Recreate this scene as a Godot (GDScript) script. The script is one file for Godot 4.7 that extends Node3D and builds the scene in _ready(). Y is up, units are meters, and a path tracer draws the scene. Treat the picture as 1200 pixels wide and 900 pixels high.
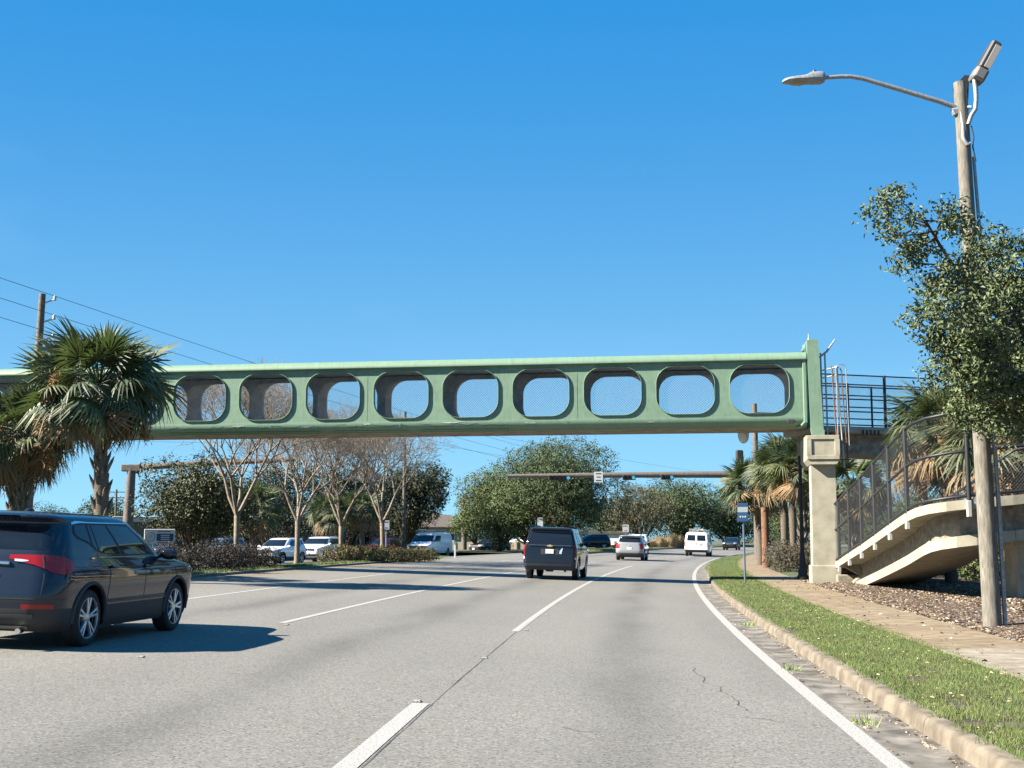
extends Node3D
# A four lane road bending to the right under a green pedestrian bridge.
# x is to the right, y up, z towards the viewer; "d" below is distance down the road (d = -z).

class Geo:
	var v := PackedVector3Array()
	var n := PackedVector3Array()
	var c := PackedColorArray()
	var uv := PackedVector2Array()
	var col := Color(1, 1, 1)
	func tri(a: Vector3, b: Vector3, e: Vector3) -> void:
		var m := (e - a).cross(b - a).normalized()
		v.append(a); v.append(b); v.append(e)
		n.append(m); n.append(m); n.append(m)
		c.append(col); c.append(col); c.append(col)
	func quad(a: Vector3, b: Vector3, e: Vector3, f: Vector3) -> void:
		tri(a, b, e); tri(a, e, f)
	func vert(p: Vector3, m: Vector3) -> void:
		v.append(p); n.append(m); c.append(col)
	func grid(rows: Array, flip := false, skip: Dictionary = {}, colors: Array = []) -> void:
		# rows: Array of PackedVector3Array of equal length; smooth normals
		var R := rows.size()
		var K: int = rows[0].size()
		var nn := []
		for i in R:
			var a := PackedVector3Array(); a.resize(K); nn.append(a)
		for i in R - 1:
			for j in K - 1:
				var p: Vector3 = rows[i][j]; var q: Vector3 = rows[i][j + 1]
				var r: Vector3 = rows[i + 1][j + 1]; var s: Vector3 = rows[i + 1][j]
				var m := (r - p).cross(q - s)
				if flip: m = -m
				nn[i][j] += m; nn[i][j + 1] += m; nn[i + 1][j + 1] += m; nn[i + 1][j] += m
		for i in R - 1:
			for j in K - 1:
				if skip.has(i * K + j): continue
				var p: Vector3 = rows[i][j]; var q: Vector3 = rows[i][j + 1]
				var r: Vector3 = rows[i + 1][j + 1]; var s: Vector3 = rows[i + 1][j]
				var np: Vector3 = nn[i][j].normalized(); var nq: Vector3 = nn[i][j + 1].normalized()
				var nr: Vector3 = nn[i + 1][j + 1].normalized(); var ns: Vector3 = nn[i + 1][j].normalized()
				var cp := col; var cq := col; var cr := col; var cs := col
				if colors.size() > 0:
					cp = colors[i][j]; cq = colors[i][j + 1]; cr = colors[i + 1][j + 1]; cs = colors[i + 1][j]
				if flip:
					for t in [[p, np, cp], [s, ns, cs], [r, nr, cr], [p, np, cp], [r, nr, cr], [q, nq, cq]]:
						v.append(t[0]); n.append(t[1]); c.append(t[2])
				else:
					for t in [[p, np, cp], [q, nq, cq], [r, nr, cr], [p, np, cp], [r, nr, cr], [s, ns, cs]]:
						v.append(t[0]); n.append(t[1]); c.append(t[2])
	func box(ce: Vector3, size: Vector3, ba := Basis.IDENTITY, bev := 0.0) -> void:
		var h := size * 0.5
		var b := minf(bev, minf(h.x, minf(h.y, h.z)) * 0.9)
		# faces
		for ax in 3:
			for sg in [-1.0, 1.0]:
				var u := (ax + 1) % 3
				var w := (ax + 2) % 3
				var pts := []
				for k in [[-1.0, -1.0], [1.0, -1.0], [1.0, 1.0], [-1.0, 1.0]]:
					var p := Vector3.ZERO
					p[ax] = h[ax] * sg
					p[u] = (h[u] - b) * k[0]
					p[w] = (h[w] - b) * k[1]
					pts.append(ce + ba * p)
				if sg > 0: quad(pts[0], pts[3], pts[2], pts[1])
				else: quad(pts[0], pts[1], pts[2], pts[3])
		if b <= 0.0: return
		for ax in 3: # edges run along ax
			var u := (ax + 1) % 3
			var w := (ax + 2) % 3
			for k in [[-1.0, -1.0], [1.0, -1.0], [1.0, 1.0], [-1.0, 1.0]]:
				var q := []
				for e in [[-1.0, 0], [1.0, 0], [1.0, 1], [-1.0, 1]]:
					var p := Vector3.ZERO
					p[ax] = (h[ax] - b) * e[0]
					p[u] = (h[u] - (b if e[1] == 1 else 0.0)) * k[0]
					p[w] = (h[w] - (0.0 if e[1] == 1 else b)) * k[1]
					q.append(ce + ba * p)
				if k[0] * k[1] > 0: quad(q[0], q[3], q[2], q[1])
				else: quad(q[0], q[1], q[2], q[3])
		for x in [-1.0, 1.0]:
			for y in [-1.0, 1.0]:
				for z in [-1.0, 1.0]:
					var p0 := ce + ba * Vector3(h.x * x, (h.y - b) * y, (h.z - b) * z)
					var p1 := ce + ba * Vector3((h.x - b) * x, h.y * y, (h.z - b) * z)
					var p2 := ce + ba * Vector3((h.x - b) * x, (h.y - b) * y, h.z * z)
					if x * y * z > 0: tri(p0, p2, p1)
					else: tri(p0, p1, p2)
	func beam(a: Vector3, b: Vector3, w: float, h: float, bev := 0.0) -> void:
		# square bar from a to b
		var d := b - a
		var z := d.normalized()
		var up := Vector3.UP if absf(z.y) < 0.98 else Vector3.RIGHT
		var x := up.cross(z).normalized()
		var y := z.cross(x)
		box((a + b) * 0.5, Vector3(w, h, d.length()), Basis(x, y, z), bev)
	func tube(pts: Array, radii: Array, sides := 8, caps := true) -> void:
		var rings := []
		var norms := []
		var ref := Vector3.ZERO
		for i in pts.size():
			var p: Vector3 = pts[i]
			var t: Vector3 = (pts[mini(i + 1, pts.size() - 1)] - pts[maxi(i - 1, 0)]).normalized()
			if ref == Vector3.ZERO:
				ref = Vector3.UP.cross(t) if absf(t.y) < 0.9 else Vector3.RIGHT.cross(t)
			var x := (ref - t * ref.dot(t)).normalized()
			ref = x
			var y := t.cross(x)
			var ring := PackedVector3Array()
			var nr := PackedVector3Array()
			for k in sides + 1:
				var an := TAU * (k % sides) / sides
				var dir := x * cos(an) + y * sin(an)
				ring.append(p + dir * float(radii[i])); nr.append(dir)
			rings.append(ring); norms.append(nr)
		for i in pts.size() - 1:
			for k in sides:
				vert(rings[i][k], norms[i][k]); vert(rings[i + 1][k], norms[i + 1][k]); vert(rings[i + 1][k + 1], norms[i + 1][k + 1])
				vert(rings[i][k], norms[i][k]); vert(rings[i + 1][k + 1], norms[i + 1][k + 1]); vert(rings[i][k + 1], norms[i][k + 1])
		if caps:
			var e: int = pts.size() - 1
			for k in sides:
				tri(pts[0], rings[0][k], rings[0][k + 1])
				tri(pts[e], rings[e][k + 1], rings[e][k])
	func lathe(prof: Array, sides := 16, xf := Transform3D.IDENTITY) -> void:
		# prof: [r, y] pairs from bottom to top, hard edges where a point repeats
		var rows := []
		for pr in prof:
			var row := PackedVector3Array()
			for k in sides + 1:
				var an := TAU * (k % sides) / sides
				row.append(xf * Vector3(cos(an) * pr[0], pr[1], sin(an) * pr[0]))
			rows.append(row)
		var start := 0
		for i in rows.size() - 1:
			if prof[i][0] == prof[i + 1][0] and prof[i][1] == prof[i + 1][1]:
				if i > start: grid(rows.slice(start, i + 1), true)
				start = i + 1
		grid(rows.slice(start), true)
	func prism(poly: PackedVector2Array, depth: float, xf := Transform3D.IDENTITY) -> void:
		# extruded along local z from 0 to depth, poly in local xy
		var ix := Geometry2D.triangulate_polygon(poly)
		for k in range(0, ix.size(), 3):
			var a := poly[ix[k]]; var b := poly[ix[k + 1]]; var e := poly[ix[k + 2]]
			var area := (b - a).cross(e - a)
			if area < 0: var q := b; b = e; e = q
			tri(xf * Vector3(a.x, a.y, depth), xf * Vector3(e.x, e.y, depth), xf * Vector3(b.x, b.y, depth))
			tri(xf * Vector3(a.x, a.y, 0), xf * Vector3(b.x, b.y, 0), xf * Vector3(e.x, e.y, 0))
		var ccw := not Geometry2D.is_polygon_clockwise(poly)
		for k in poly.size():
			var a := poly[k]; var b := poly[(k + 1) % poly.size()]
			if not ccw: var q := a; a = b; b = q
			quad(xf * Vector3(a.x, a.y, 0), xf * Vector3(a.x, a.y, depth), xf * Vector3(b.x, b.y, depth), xf * Vector3(b.x, b.y, 0))
	func ball(ce: Vector3, r: Vector3, seg := 12, ba := Basis.IDENTITY) -> void:
		var rows := []
		for i in seg / 2 + 1:
			var a := PI * i / (seg / 2) - PI / 2
			var row := PackedVector3Array()
			for k in seg + 1:
				var an := TAU * (k % seg) / seg
				row.append(ce + ba * Vector3(cos(a) * cos(an) * r.x, sin(a) * r.y, cos(a) * sin(an) * r.z))
			rows.append(row)
		grid(rows, true)
	func mesh(use_color := false) -> ArrayMesh:
		var a := []
		a.resize(Mesh.ARRAY_MAX)
		a[Mesh.ARRAY_VERTEX] = v
		a[Mesh.ARRAY_NORMAL] = n
		if use_color: a[Mesh.ARRAY_COLOR] = c
		if uv.size() == v.size(): a[Mesh.ARRAY_TEX_UV] = uv
		var m := ArrayMesh.new()
		m.add_surface_from_arrays(Mesh.PRIMITIVE_TRIANGLES, a)
		return m

var used := {}
var M := {}
var rng := RandomNumberGenerator.new()

func numbered(called: String) -> String:
	if not used.has(called):
		used[called] = 0
		return called
	used[called] += 1
	return "%s_%03d" % [called, used[called]]

func obj(g: Geo, called: String, m: Material, parent: Node = null, use_color := false) -> MeshInstance3D:
	var o := MeshInstance3D.new()
	o.mesh = g.mesh(use_color)
	o.material_override = m
	if parent == null:
		o.name = numbered(called); add_child(o)
	else:
		o.name = called; parent.add_child(o, true)
	return o

func inst(mesh: Mesh, called: String, m: Material, parent: Node, xf := Transform3D.IDENTITY) -> MeshInstance3D:
	var o := MeshInstance3D.new()
	o.mesh = mesh
	o.material_override = m
	o.transform = xf
	o.name = called
	parent.add_child(o, true)
	return o

func thing(called: String, label: String, category: String, at := Vector3.ZERO, turn := 0.0, group := "") -> Node3D:
	var o := Node3D.new()
	o.name = numbered(called); add_child(o)
	o.position = at; o.rotation.y = turn
	tag(o, label, category, group)
	return o

func node(called: String, parent: Node, at := Vector3.ZERO) -> Node3D:
	var o := Node3D.new()
	o.name = called; parent.add_child(o, true); o.position = at
	return o

func tag(o: Node, label: String, category: String, group := "") -> void:
	o.set_meta("label", label); o.set_meta("category", category)
	if group != "": o.set_meta("group", group)

func structure(o: Node) -> Node:
	o.set_meta("kind", "structure"); return o

func stuff(o: Node) -> Node:
	o.set_meta("kind", "stuff"); return o

func copy(o: Node3D, at: Vector3, turn: float, label: String, group := "", size := 1.0) -> Node3D:
	var r: Node3D = o.duplicate()
	r.name = numbered(String(o.name).rstrip("_0123456789"))
	add_child(r)
	r.position = at; r.rotation.y = turn; r.scale = Vector3.ONE * size
	r.set_meta("label", label)
	if group != "": r.set_meta("group", group)
	return r

# ---------------------------------------------------------------- materials
func lin(r: float, g: float, b: float) -> Color:
	return Color(r, g, b).linear_to_srgb()

func mat(r: float, g: float, b: float, rough := 0.8, metal := 0.0) -> StandardMaterial3D:
	var m := StandardMaterial3D.new()
	m.albedo_color = lin(r * 0.90, g * 0.90, b * 0.90)
	m.roughness = rough
	m.metallic = metal
	return m

func vcol(rough := 0.8, back := Color.BLACK) -> StandardMaterial3D:
	var m := StandardMaterial3D.new()
	m.vertex_color_use_as_albedo = true
	m.roughness = rough
	if back != Color.BLACK:
		m.backlight_enabled = true
		m.backlight = back
	return m

func noise_img(size: int, freq: float, oct: int, seed_: int, kind := FastNoiseLite.TYPE_SIMPLEX_SMOOTH, gain := 0.62) -> Image:
	var f := FastNoiseLite.new()
	f.seed = seed_; f.frequency = freq; f.noise_type = kind
	f.fractal_octaves = oct
	f.fractal_gain = gain
	return f.get_seamless_image(size, size, false, false, 0.15, true)

func tint_tex(img: Image, lo: Color, hi: Color, power := 1.0) -> ImageTexture:
	# grey noise image -> texture between two colours (srgb)
	var s := img.get_width()
	var out := Image.create(s, s, false, Image.FORMAT_RGB8)
	for y in s:
		for x in s:
			out.set_pixel(x, y, lo.lerp(hi, pow(img.get_pixel(x, y).r, power)))
	return ImageTexture.create_from_image(out)

func normal_tex(img: Image, amount: float) -> ImageTexture:
	var i: Image = img.duplicate()
	i.convert(Image.FORMAT_RGBA8)
	i.bump_map_to_normal_map(amount)
	return ImageTexture.create_from_image(i)

func tri_tex(m: StandardMaterial3D, tex: Texture2D, scale_: float, nrm: Texture2D = null, nscale := 1.0) -> StandardMaterial3D:
	m.albedo_texture = tex
	m.uv1_triplanar = true
	m.uv1_world_triplanar = true
	m.uv1_scale = Vector3.ONE * scale_
	if nrm != null:
		m.normal_enabled = true
		m.normal_texture = nrm
		m.normal_scale = nscale
	return m

# ---------------------------------------------------------------- the road's line
func E(d: float) -> float: # the white edge line on the right
	return 1.957 + 0.0653 * d + 0.000728 * d * d
func slope(d: float) -> float:
	return 0.0653 + 0.001456 * d
func rp(o: float, h: float, d: float) -> Vector3: # o metres left of the edge line
	return Vector3(E(d) - o * sqrt(1.0 + slope(d) * slope(d)), h, -d)
func bank(o: float) -> float:
	return 0.03 * (o - 2.35)
func heading(d: float) -> float: # rotation.y for things whose -z looks down the road
	return -atan(slope(d))
func road_y(x: float, d: float) -> float:
	return bank((E(d) - x) / sqrt(1.0 + slope(d) * slope(d)))

func dlist(a: float, b: float, near := 0.5) -> Array:
	var out := [a]
	var d := a
	while d < b:
		d += near if d < 60 else (1.5 if d < 120 else 4.0)
		out.append(minf(d, b))
	return out

func strip(prof: Array, ds: Array, use_noise := 0.0) -> Geo:
	var g := Geo.new()
	var rows := []
	for d in ds:
		var row := PackedVector3Array()
		for p in prof:
			row.append(rp(p[0], p[1], d))
		rows.append(row)
	g.grid(rows, prof[0][0] < prof[prof.size() - 1][0])
	return g

func make_materials() -> void:
	var fine := noise_img(512, 0.16, 2, 3)
	var fine2 := noise_img(512, 0.30, 1, 17, FastNoiseLite.TYPE_CELLULAR)
	var mid := noise_img(512, 0.02, 5, 5)
	var big := noise_img(512, 0.008, 6, 9)
	# stone chips in the asphalt: light and dark grains
	var asp := Image.create(1024, 1024, false, Image.FORMAT_RGB8)
	var r := RandomNumberGenerator.new(); r.seed = 11
	var coarse := PackedFloat32Array()
	for i in 512 * 512: coarse.append(r.randf())
	for y in 1024:
		for x in 1024:
			# stones of two sizes: about 9 and 16 mm
			var a := coarse[(y / 2) * 512 + x / 2]
			var b := coarse[((y / 4) * 512 + x / 4 + 131072) % 262144]
			var k := 0.76 + (a - 0.5) * 0.15 + (b - 0.5) * 0.18 + 0.05 * (fine.get_pixel(x % 512, y % 512).r - 0.5)
			if b > 0.95: k += 0.08
			elif b < 0.06: k -= 0.14
			var w := 0.04 * (coarse[((y / 2 + 77) % 512) * 512 + x / 2] - 0.4)
			asp.set_pixel(x, y, Color(k + w, k + w * 0.6, k - w))
	M.asphalt = vcol(0.85)
	tri_tex(M.asphalt, ImageTexture.create_from_image(asp), 0.22)
	var conc := tint_tex(mid, Color(0.68, 0.68, 0.68), Color(1, 1, 1), 1.0)
	var conc2 := tint_tex(big, Color(0.45, 0.45, 0.45), Color(1, 1, 1), 1.0)
	var n_fine := normal_tex(fine, 4.0)
	var n_mid := normal_tex(mid, 6.0)
	M.lot = tri_tex(mat(0.14, 0.137, 0.13, 0.9), conc, 0.3)
	M.gutter = tri_tex(mat(0.25, 0.235, 0.205, 0.9), tint_tex(noise_img(512, 0.012, 7, 31), Color(0.38, 0.36, 0.34), Color(1, 1, 1), 0.8), 0.27)
	M.kerb = tri_tex(mat(0.232, 0.200, 0.152, 0.9), tint_tex(noise_img(512, 0.02, 8, 37), Color(0.42, 0.40, 0.38), Color(1, 1, 1), 0.7), 0.21)
	M.sidewalk = []
	for k in 4:
		var tones: Array = [[0.245, 0.198, 0.128], [0.228, 0.182, 0.116], [0.262, 0.213, 0.140], [0.30, 0.275, 0.225]]
		var t: Array = tones[k]
		M.sidewalk.append(tri_tex(mat(t[0], t[1], t[2], 0.92), tint_tex(noise_img(512, 0.012, 6, 41 + k), Color(0.68, 0.64, 0.60), Color(1, 1, 1), 0.9), 0.4, n_fine, 0.12))
	M.paint_line = tri_tex(mat(0.41, 0.405, 0.385, 0.7), tint_tex(noise_img(512, 0.06, 4, 51), Color(0.62, 0.61, 0.6), Color(1, 1, 1), 0.55), 0.8, n_fine, 0.5)
	M.yellow_line = tri_tex(mat(0.34, 0.24, 0.08, 0.8), tint_tex(noise_img(512, 0.06, 4, 53), Color(0.55, 0.53, 0.5), Color(1, 1, 1), 0.7), 0.8)
	M.crack = mat(0.035, 0.033, 0.03, 0.95)
	M.soil = tri_tex(mat(0.095, 0.085, 0.045, 1.0), conc2, 0.5)
	M.lawn = tri_tex(mat(0.085, 0.115, 0.035, 1.0), conc2, 0.35)
	M.mulch = tri_tex(mat(0.15, 0.105, 0.07, 1.0), tint_tex(noise_img(512, 0.07, 4, 61), Color(0.35, 0.32, 0.3), Color(1, 1, 1), 1.0), 0.9, n_mid, 1.0)
	M.terrain = tri_tex(mat(0.13, 0.13, 0.07, 1.0), conc2, 0.02)
	# the bridge and its ramp
	var grime := Image.create(512, 512, false, Image.FORMAT_RGB8)
	var gn := FastNoiseLite.new(); gn.seed = 71; gn.frequency = 0.01; gn.fractal_octaves = 5
	for y in 512:
		for x in 512:
			var q := mid.get_pixel(x, y).r
			var st := gn.get_noise_2d(x * 9.0, y * 0.8) # runs of dirt down the paint
			var v := 0.90 + 0.10 * (q - 0.5) - 0.10 * clampf(st * 1.6 - 0.15, 0.0, 1.0)
			grime.set_pixel(x, y, Color(v * 1.01, v, v * 0.985))
	M.green = tri_tex(mat(0.170, 0.286, 0.204, 0.55), ImageTexture.create_from_image(grime), 0.30)
	#tri_tex(mat(0.245, 0.345, 0.205, 0.55), tint_tex(noise_img(512, 0.015, 6, 72), Color(0.86, 0.87, 0.85), Color(1, 1, 1), 0.7), 0.2)
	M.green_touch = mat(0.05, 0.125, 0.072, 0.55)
	M.scuff = mat(0.36, 0.42, 0.36, 0.7)
	M.inner = tri_tex(mat(0.46, 0.51, 0.56, 0.7), conc, 0.2)
	M.soffit = tri_tex(mat(0.42, 0.385, 0.32, 0.9), tint_tex(noise_img(512, 0.012, 6, 73), Color(0.55, 0.5, 0.45), Color(1, 1, 1), 0.8), 0.2)
	M.concrete = tri_tex(mat(0.355, 0.342, 0.272, 0.9), tint_tex(noise_img(512, 0.01, 6, 74), Color(0.76, 0.74, 0.71), Color(1, 1, 1), 0.6), 0.3, n_fine, 0.1)
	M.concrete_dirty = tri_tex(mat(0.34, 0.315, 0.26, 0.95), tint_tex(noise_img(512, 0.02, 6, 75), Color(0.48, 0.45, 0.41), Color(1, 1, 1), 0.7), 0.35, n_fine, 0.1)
	M.fence = mat(0.010, 0.012, 0.015, 0.5)
	M.wire = mat(0.016, 0.018, 0.022, 0.5)
	M.bridge_wire = mat(0.03, 0.03, 0.032, 0.6)
	M.galv = tri_tex(mat(0.42, 0.44, 0.45, 0.5, 0.4), conc, 1.5)
	M.rust = tri_tex(mat(0.27, 0.13, 0.06, 0.85), conc2, 1.5)
	M.pale_metal = mat(0.42, 0.42, 0.39, 0.5)
	M.dark_metal = mat(0.03, 0.032, 0.036, 0.5)
	M.black = mat(0.012, 0.012, 0.013, 0.6)
	var wood := Image.create(256, 1024, false, Image.FORMAT_RGB8)
	var wn := FastNoiseLite.new(); wn.seed = 8; wn.frequency = 0.02; wn.fractal_octaves = 4
	for y in 1024:
		for x in 256:
			var q := 0.72 + 0.34 * wn.get_noise_2d(x * 5.0, y * 0.35) + 0.12 * wn.get_noise_2d(x * 30.0, y * 0.8)
			wood.set_pixel(x, y, Color(q, q, q))
	var wt := ImageTexture.create_from_image(wood)
	var pale := Image.create(256, 1024, false, Image.FORMAT_RGB8)
	for y in 1024:
		for x in 256:
			var q := 0.80 + 0.26 * wn.get_noise_2d(x * 5.0, y * 0.12) + 0.18 * wn.get_noise_2d(x * 22.0, y * 0.25)
			pale.set_pixel(x, y, Color(q, q, q * 0.99))
	var wt2 := ImageTexture.create_from_image(pale)
	M.pole_wood = tri_tex(mat(0.235, 0.222, 0.192, 0.9), wt2, 1.0)
	M.far_wood = tri_tex(mat(0.24, 0.20, 0.16, 0.9), wt, 0.5)
	M.rust_pole = tri_tex(mat(0.30, 0.15, 0.085, 0.85), wt, 0.6)
	M.mast = tri_tex(mat(0.155, 0.135, 0.118, 0.7), conc, 0.4)
	M.white_sign = mat(0.52, 0.53, 0.52, 0.5)
	M.blue_sign = mat(0.02, 0.075, 0.19, 0.45)
	M.bark = tri_tex(mat(0.16, 0.125, 0.09, 0.95), tint_tex(noise_img(256, 0.05, 5, 81), Color(0.35, 0.33, 0.3), Color(1, 1, 1), 1.0), 1.2, n_mid, 1.2)
	M.crape = tri_tex(mat(0.30, 0.26, 0.205, 0.8), tint_tex(noise_img(256, 0.02, 5, 82), Color(0.55, 0.5, 0.46), Color(1, 1, 1), 0.9), 0.9)
	M.palm_bark = tri_tex(mat(0.22, 0.19, 0.15, 0.95), tint_tex(noise_img(256, 0.05, 4, 83), Color(0.35, 0.32, 0.3), Color(1, 1, 1), 0.9), 1.6, n_mid, 1.2)
	M.boot = tri_tex(mat(0.26, 0.23, 0.18, 0.95), conc2, 1.5)
	M.frond = [mat(0.042, 0.062, 0.025, 0.6), mat(0.030, 0.048, 0.022, 0.6), mat(0.075, 0.090, 0.036, 0.65)]
	M.frond_dry = [mat(0.20, 0.135, 0.07, 0.85), mat(0.15, 0.115, 0.065, 0.85)]
	for m in M.frond:
		m.backlight_enabled = true; m.backlight = lin(0.03, 0.045, 0.01)
	M.leaf = vcol(0.75, lin(0.03, 0.05, 0.01))
	M.leaf_gloss = vcol(0.62, lin(0.02, 0.035, 0.008))
	M.dry = vcol(0.9)
	M.grass = vcol(0.7, lin(0.06, 0.09, 0.02))
	# vehicles
	M.tyre = mat(0.018, 0.018, 0.018, 0.85)
	M.rim = mat(0.62, 0.63, 0.65, 0.3, 0.8)
	M.rim_dark = mat(0.05, 0.05, 0.052, 0.5)
	M.clad = mat(0.022, 0.023, 0.025, 0.65)
	M.chrome = mat(0.75, 0.76, 0.78, 0.12, 1.0)
	M.tail = mat(0.24, 0.010, 0.012, 0.12)
	M.tail_dark = mat(0.10, 0.006, 0.008, 0.12)
	M.lamp_clear = mat(0.62, 0.64, 0.66, 0.08, 0.3)
	M.plate = mat(0.55, 0.57, 0.55, 0.5)
	M.gold = mat(0.62, 0.45, 0.20, 0.35, 0.6)
	M.car_glass = mat(0.008, 0.011, 0.016, 0.03)
	M.car_glass.metallic_specular = 0.5
	for k in [["paint_night", 0.010, 0.016, 0.030], ["paint_navy", 0.007, 0.010, 0.016], ["paint_silver", 0.26, 0.275, 0.29], ["paint_white", 0.80, 0.81, 0.81], ["paint_red", 0.16, 0.012, 0.012], ["paint_grey", 0.12, 0.125, 0.13], ["paint_black", 0.008, 0.010, 0.014]]:
		var m := mat(k[1], k[2], k[3], 0.45, 0.35 if k[0] in ["paint_silver", "paint_grey"] else 0.0)
		m.metallic_specular = 0.12
		m.clearcoat_enabled = true; m.clearcoat = 1.0; m.clearcoat_roughness = 0.03
		M[k[0]] = m

# ---------------------------------------------------------------- ground
func build_ground() -> void:
	var g := Geo.new()
	g.quad(Vector3(-900, -0.45, 200), Vector3(-900, -0.45, -1200), Vector3(900, -0.45, -1200), Vector3(900, -0.45, 200))
	structure(obj(g, "ground", M.terrain))
	# road: vertex colours carry the worn, oily and patched tones of the asphalt
	var ns := FastNoiseLite.new(); ns.seed = 4; ns.frequency = 0.35; ns.fractal_octaves = 4
	var nl := FastNoiseLite.new(); nl.seed = 7; nl.frequency = 0.06; nl.fractal_octaves = 3
	var ds := dlist(-14.0, 330.0, 0.4)
	var os := []
	var o := -0.1
	while o < 14.36:
		os.append(o); o += 0.18
	os.append(14.36)
	g = Geo.new()
	var rows := []; var cols := []
	for d in ds:
		var row := PackedVector3Array(); var cr := PackedColorArray()
		for q in os:
			row.append(rp(q, bank(q), d))
			var k: float = 1.0 + 0.10 * ns.get_noise_2d(q * 1.2, d * 0.35) + 0.10 * nl.get_noise_2d(q * 3.0, d * 0.4)
			for lane in [1.78, 5.35, 8.95]: # oil dripped along the middle of each lane
				var s: float = exp(-pow((q - lane) / 0.42, 2.0))
				k -= s * (0.26 + 0.26 * ns.get_noise_2d(q * 2.0 + 40.0, d * 0.5))
			if q < 0.5: k -= 0.10 * clampf(0.35 + ns.get_noise_2d(q * 3.0, d), 0.0, 1.0)
			var base := 0.226 * k
			cr.append(Color(base, base * 0.98, base * 0.90))
		rows.append(row); cols.append(cr)
	g.grid(rows, true, {}, cols)
	var road := obj(g, "road", M.asphalt, null, true)
	structure(road)
	# seam between the lanes and the crack near the kerb
	var r := RandomNumberGenerator.new(); r.seed = 5
	g = Geo.new()
	var pts := []
	var d2 := 6.0
	while d2 < 42.0:
		pts.append(Vector2(3.47 + r.randf_range(-0.004, 0.004), d2)); d2 += 0.35
	ribbon(g, pts, 0.002, 0.005, r)
	obj(g, "seam", M.crack, road)
	for cr in [[[0.98, 15.3], [1.02, 14.6], [0.94, 14.2], [0.99, 13.7], [0.84, 13.3], [0.87, 12.9], [0.76, 12.5], [0.78, 11.9], [0.70, 11.4]], [[0.86, 11.1], [0.62, 11.0], [0.50, 10.75]], [[1.55, 23.0], [1.2, 22.8], [0.95, 22.9]], [[5.9, 13.2], [5.6, 13.15], [5.45, 13.3]], [[2.3, 10.2], [2.15, 10.0], [2.0, 10.05]]]:
		g = Geo.new()
		pts = []
		for i in cr.size() - 1:
			for k in 4:
				var t := k / 4.0
				pts.append(Vector2(lerpf(cr[i][0], cr[i + 1][0], t) + r.randf_range(-0.02, 0.02), lerpf(cr[i][1], cr[i + 1][1], t)))
		ribbon(g, pts, 0.0015, 0.006, r)
		obj(g, "crack", M.crack, road)
	# lane markings
	var lines := [["edge_line", 0.0, -14.0, 330.0, 0.075, M.paint_line], ["lane_line", 3.57, 5.2, 11.35, 0.075, M.paint_line], ["lane_line", 3.5, 20.1, 70.0, 0.06, M.paint_line], ["lane_line", 7.17, 20.4, 71.0, 0.06, M.paint_line], ["lane_line", 7.17, 4.8, 8.0, 0.06, M.paint_line], ["lane_line", 10.68, 12.0, 74.0, 0.06, M.paint_line], ["yellow_line", 13.55, -14.0, 70.0, 0.055, M.yellow_line], ["yellow_line", 13.85, -14.0, 70.0, 0.055, M.yellow_line], ["lane_line", 3.5, 104.0, 107.0, 0.06, M.paint_line], ["lane_line", 3.5, 116.0, 119.0, 0.06, M.paint_line], ["lane_line", 7.1, 104.0, 107.0, 0.06, M.paint_line]]
	for L in lines:
		g = Geo.new()
		pts = []
		var d := float(L[2])
		while d < L[3]:
			pts.append(Vector2(L[1], d)); d += 0.4 if d < 30 else 2.0
		pts.append(Vector2(L[1], L[3]))
		ribbon(g, pts, L[4], L[4], r, 0.004, 0.004)
		obj(g, L[0], L[5], road)
	# stop line and crosswalk lines across the lanes
	for L in [[73.0, 0.3, 0.4, 10.3], [76.0, 0.15, 0.4, 13.8], [79.0, 0.15, 0.4, 13.8]]:
		g = Geo.new()
		var ra := []
		for k in 2:
			var row := PackedVector3Array()
			for i in 25:
				var q := lerpf(L[2], L[3], i / 24.0)
				row.append(rp(q, bank(q) + 0.005, L[0] + q * 0.12 + L[1] * (1 if k == 1 else -1)))
			ra.append(row)
		g.grid(ra, true)
		obj(g, "stop_line", M.paint_line, road)
	# raised reflective markers
	g = Geo.new()
	g.prism(PackedVector2Array([Vector2(-0.045, 0), Vector2(0.045, 0), Vector2(0.03, 0.012), Vector2(-0.03, 0.012)]), 0.07, Transform3D(Basis.IDENTITY, Vector3(0, 0, -0.035)))
	var mk := g.mesh()
	for p in [[3.47, 15.6], [3.36, 20.4], [3.33, 24.5], [3.33, 29.5], [3.33, 35.0], [7.0, 20.0], [7.0, 32.0], [7.16, 14.5], [3.62, 11.45]]:
		inst(mk, "reflector", M.paint_line, road, Transform3D(Basis(Vector3.UP, heading(p[1])), rp(p[0], bank(p[0]) + 0.003, p[1])))
	# gutter, kerb, planting strip on the right
	ds = dlist(-14.0, 330.0, 0.5)
	structure(obj(strip([[-0.1, -0.0735], [-0.3, -0.085], [-0.54, -0.077]], ds), "gutter", M.gutter))
	var kerb := node("kerb", self)
	structure(kerb)
	# poured kerb in lengths with open joints
	var k0 := -14.0
	var hn := FastNoiseLite.new(); hn.seed = 77; hn.frequency = 0.3
	while k0 < 120.0:
		var L := 3.05
		var dd := []
		for i in 7: dd.append(lerpf(k0 + 0.004, k0 + L - 0.004, i / 6.0))
		var hh := 0.003 * hn.get_noise_1d(k0 * 9.0)
		var w := 0.005 * hn.get_noise_1d(k0 * 5.0 + 300)
		obj(strip([[-0.535 + w, -0.09], [-0.548 + w, 0.0 + hh], [-0.565 + w, 0.038 + hh], [-0.595 + w, 0.054 + hh], [-0.685, 0.060 + hh], [-0.697, 0.05], [-0.70, -0.05]], dd), "kerb_length", M.kerb, kerb)
		k0 += L
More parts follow.
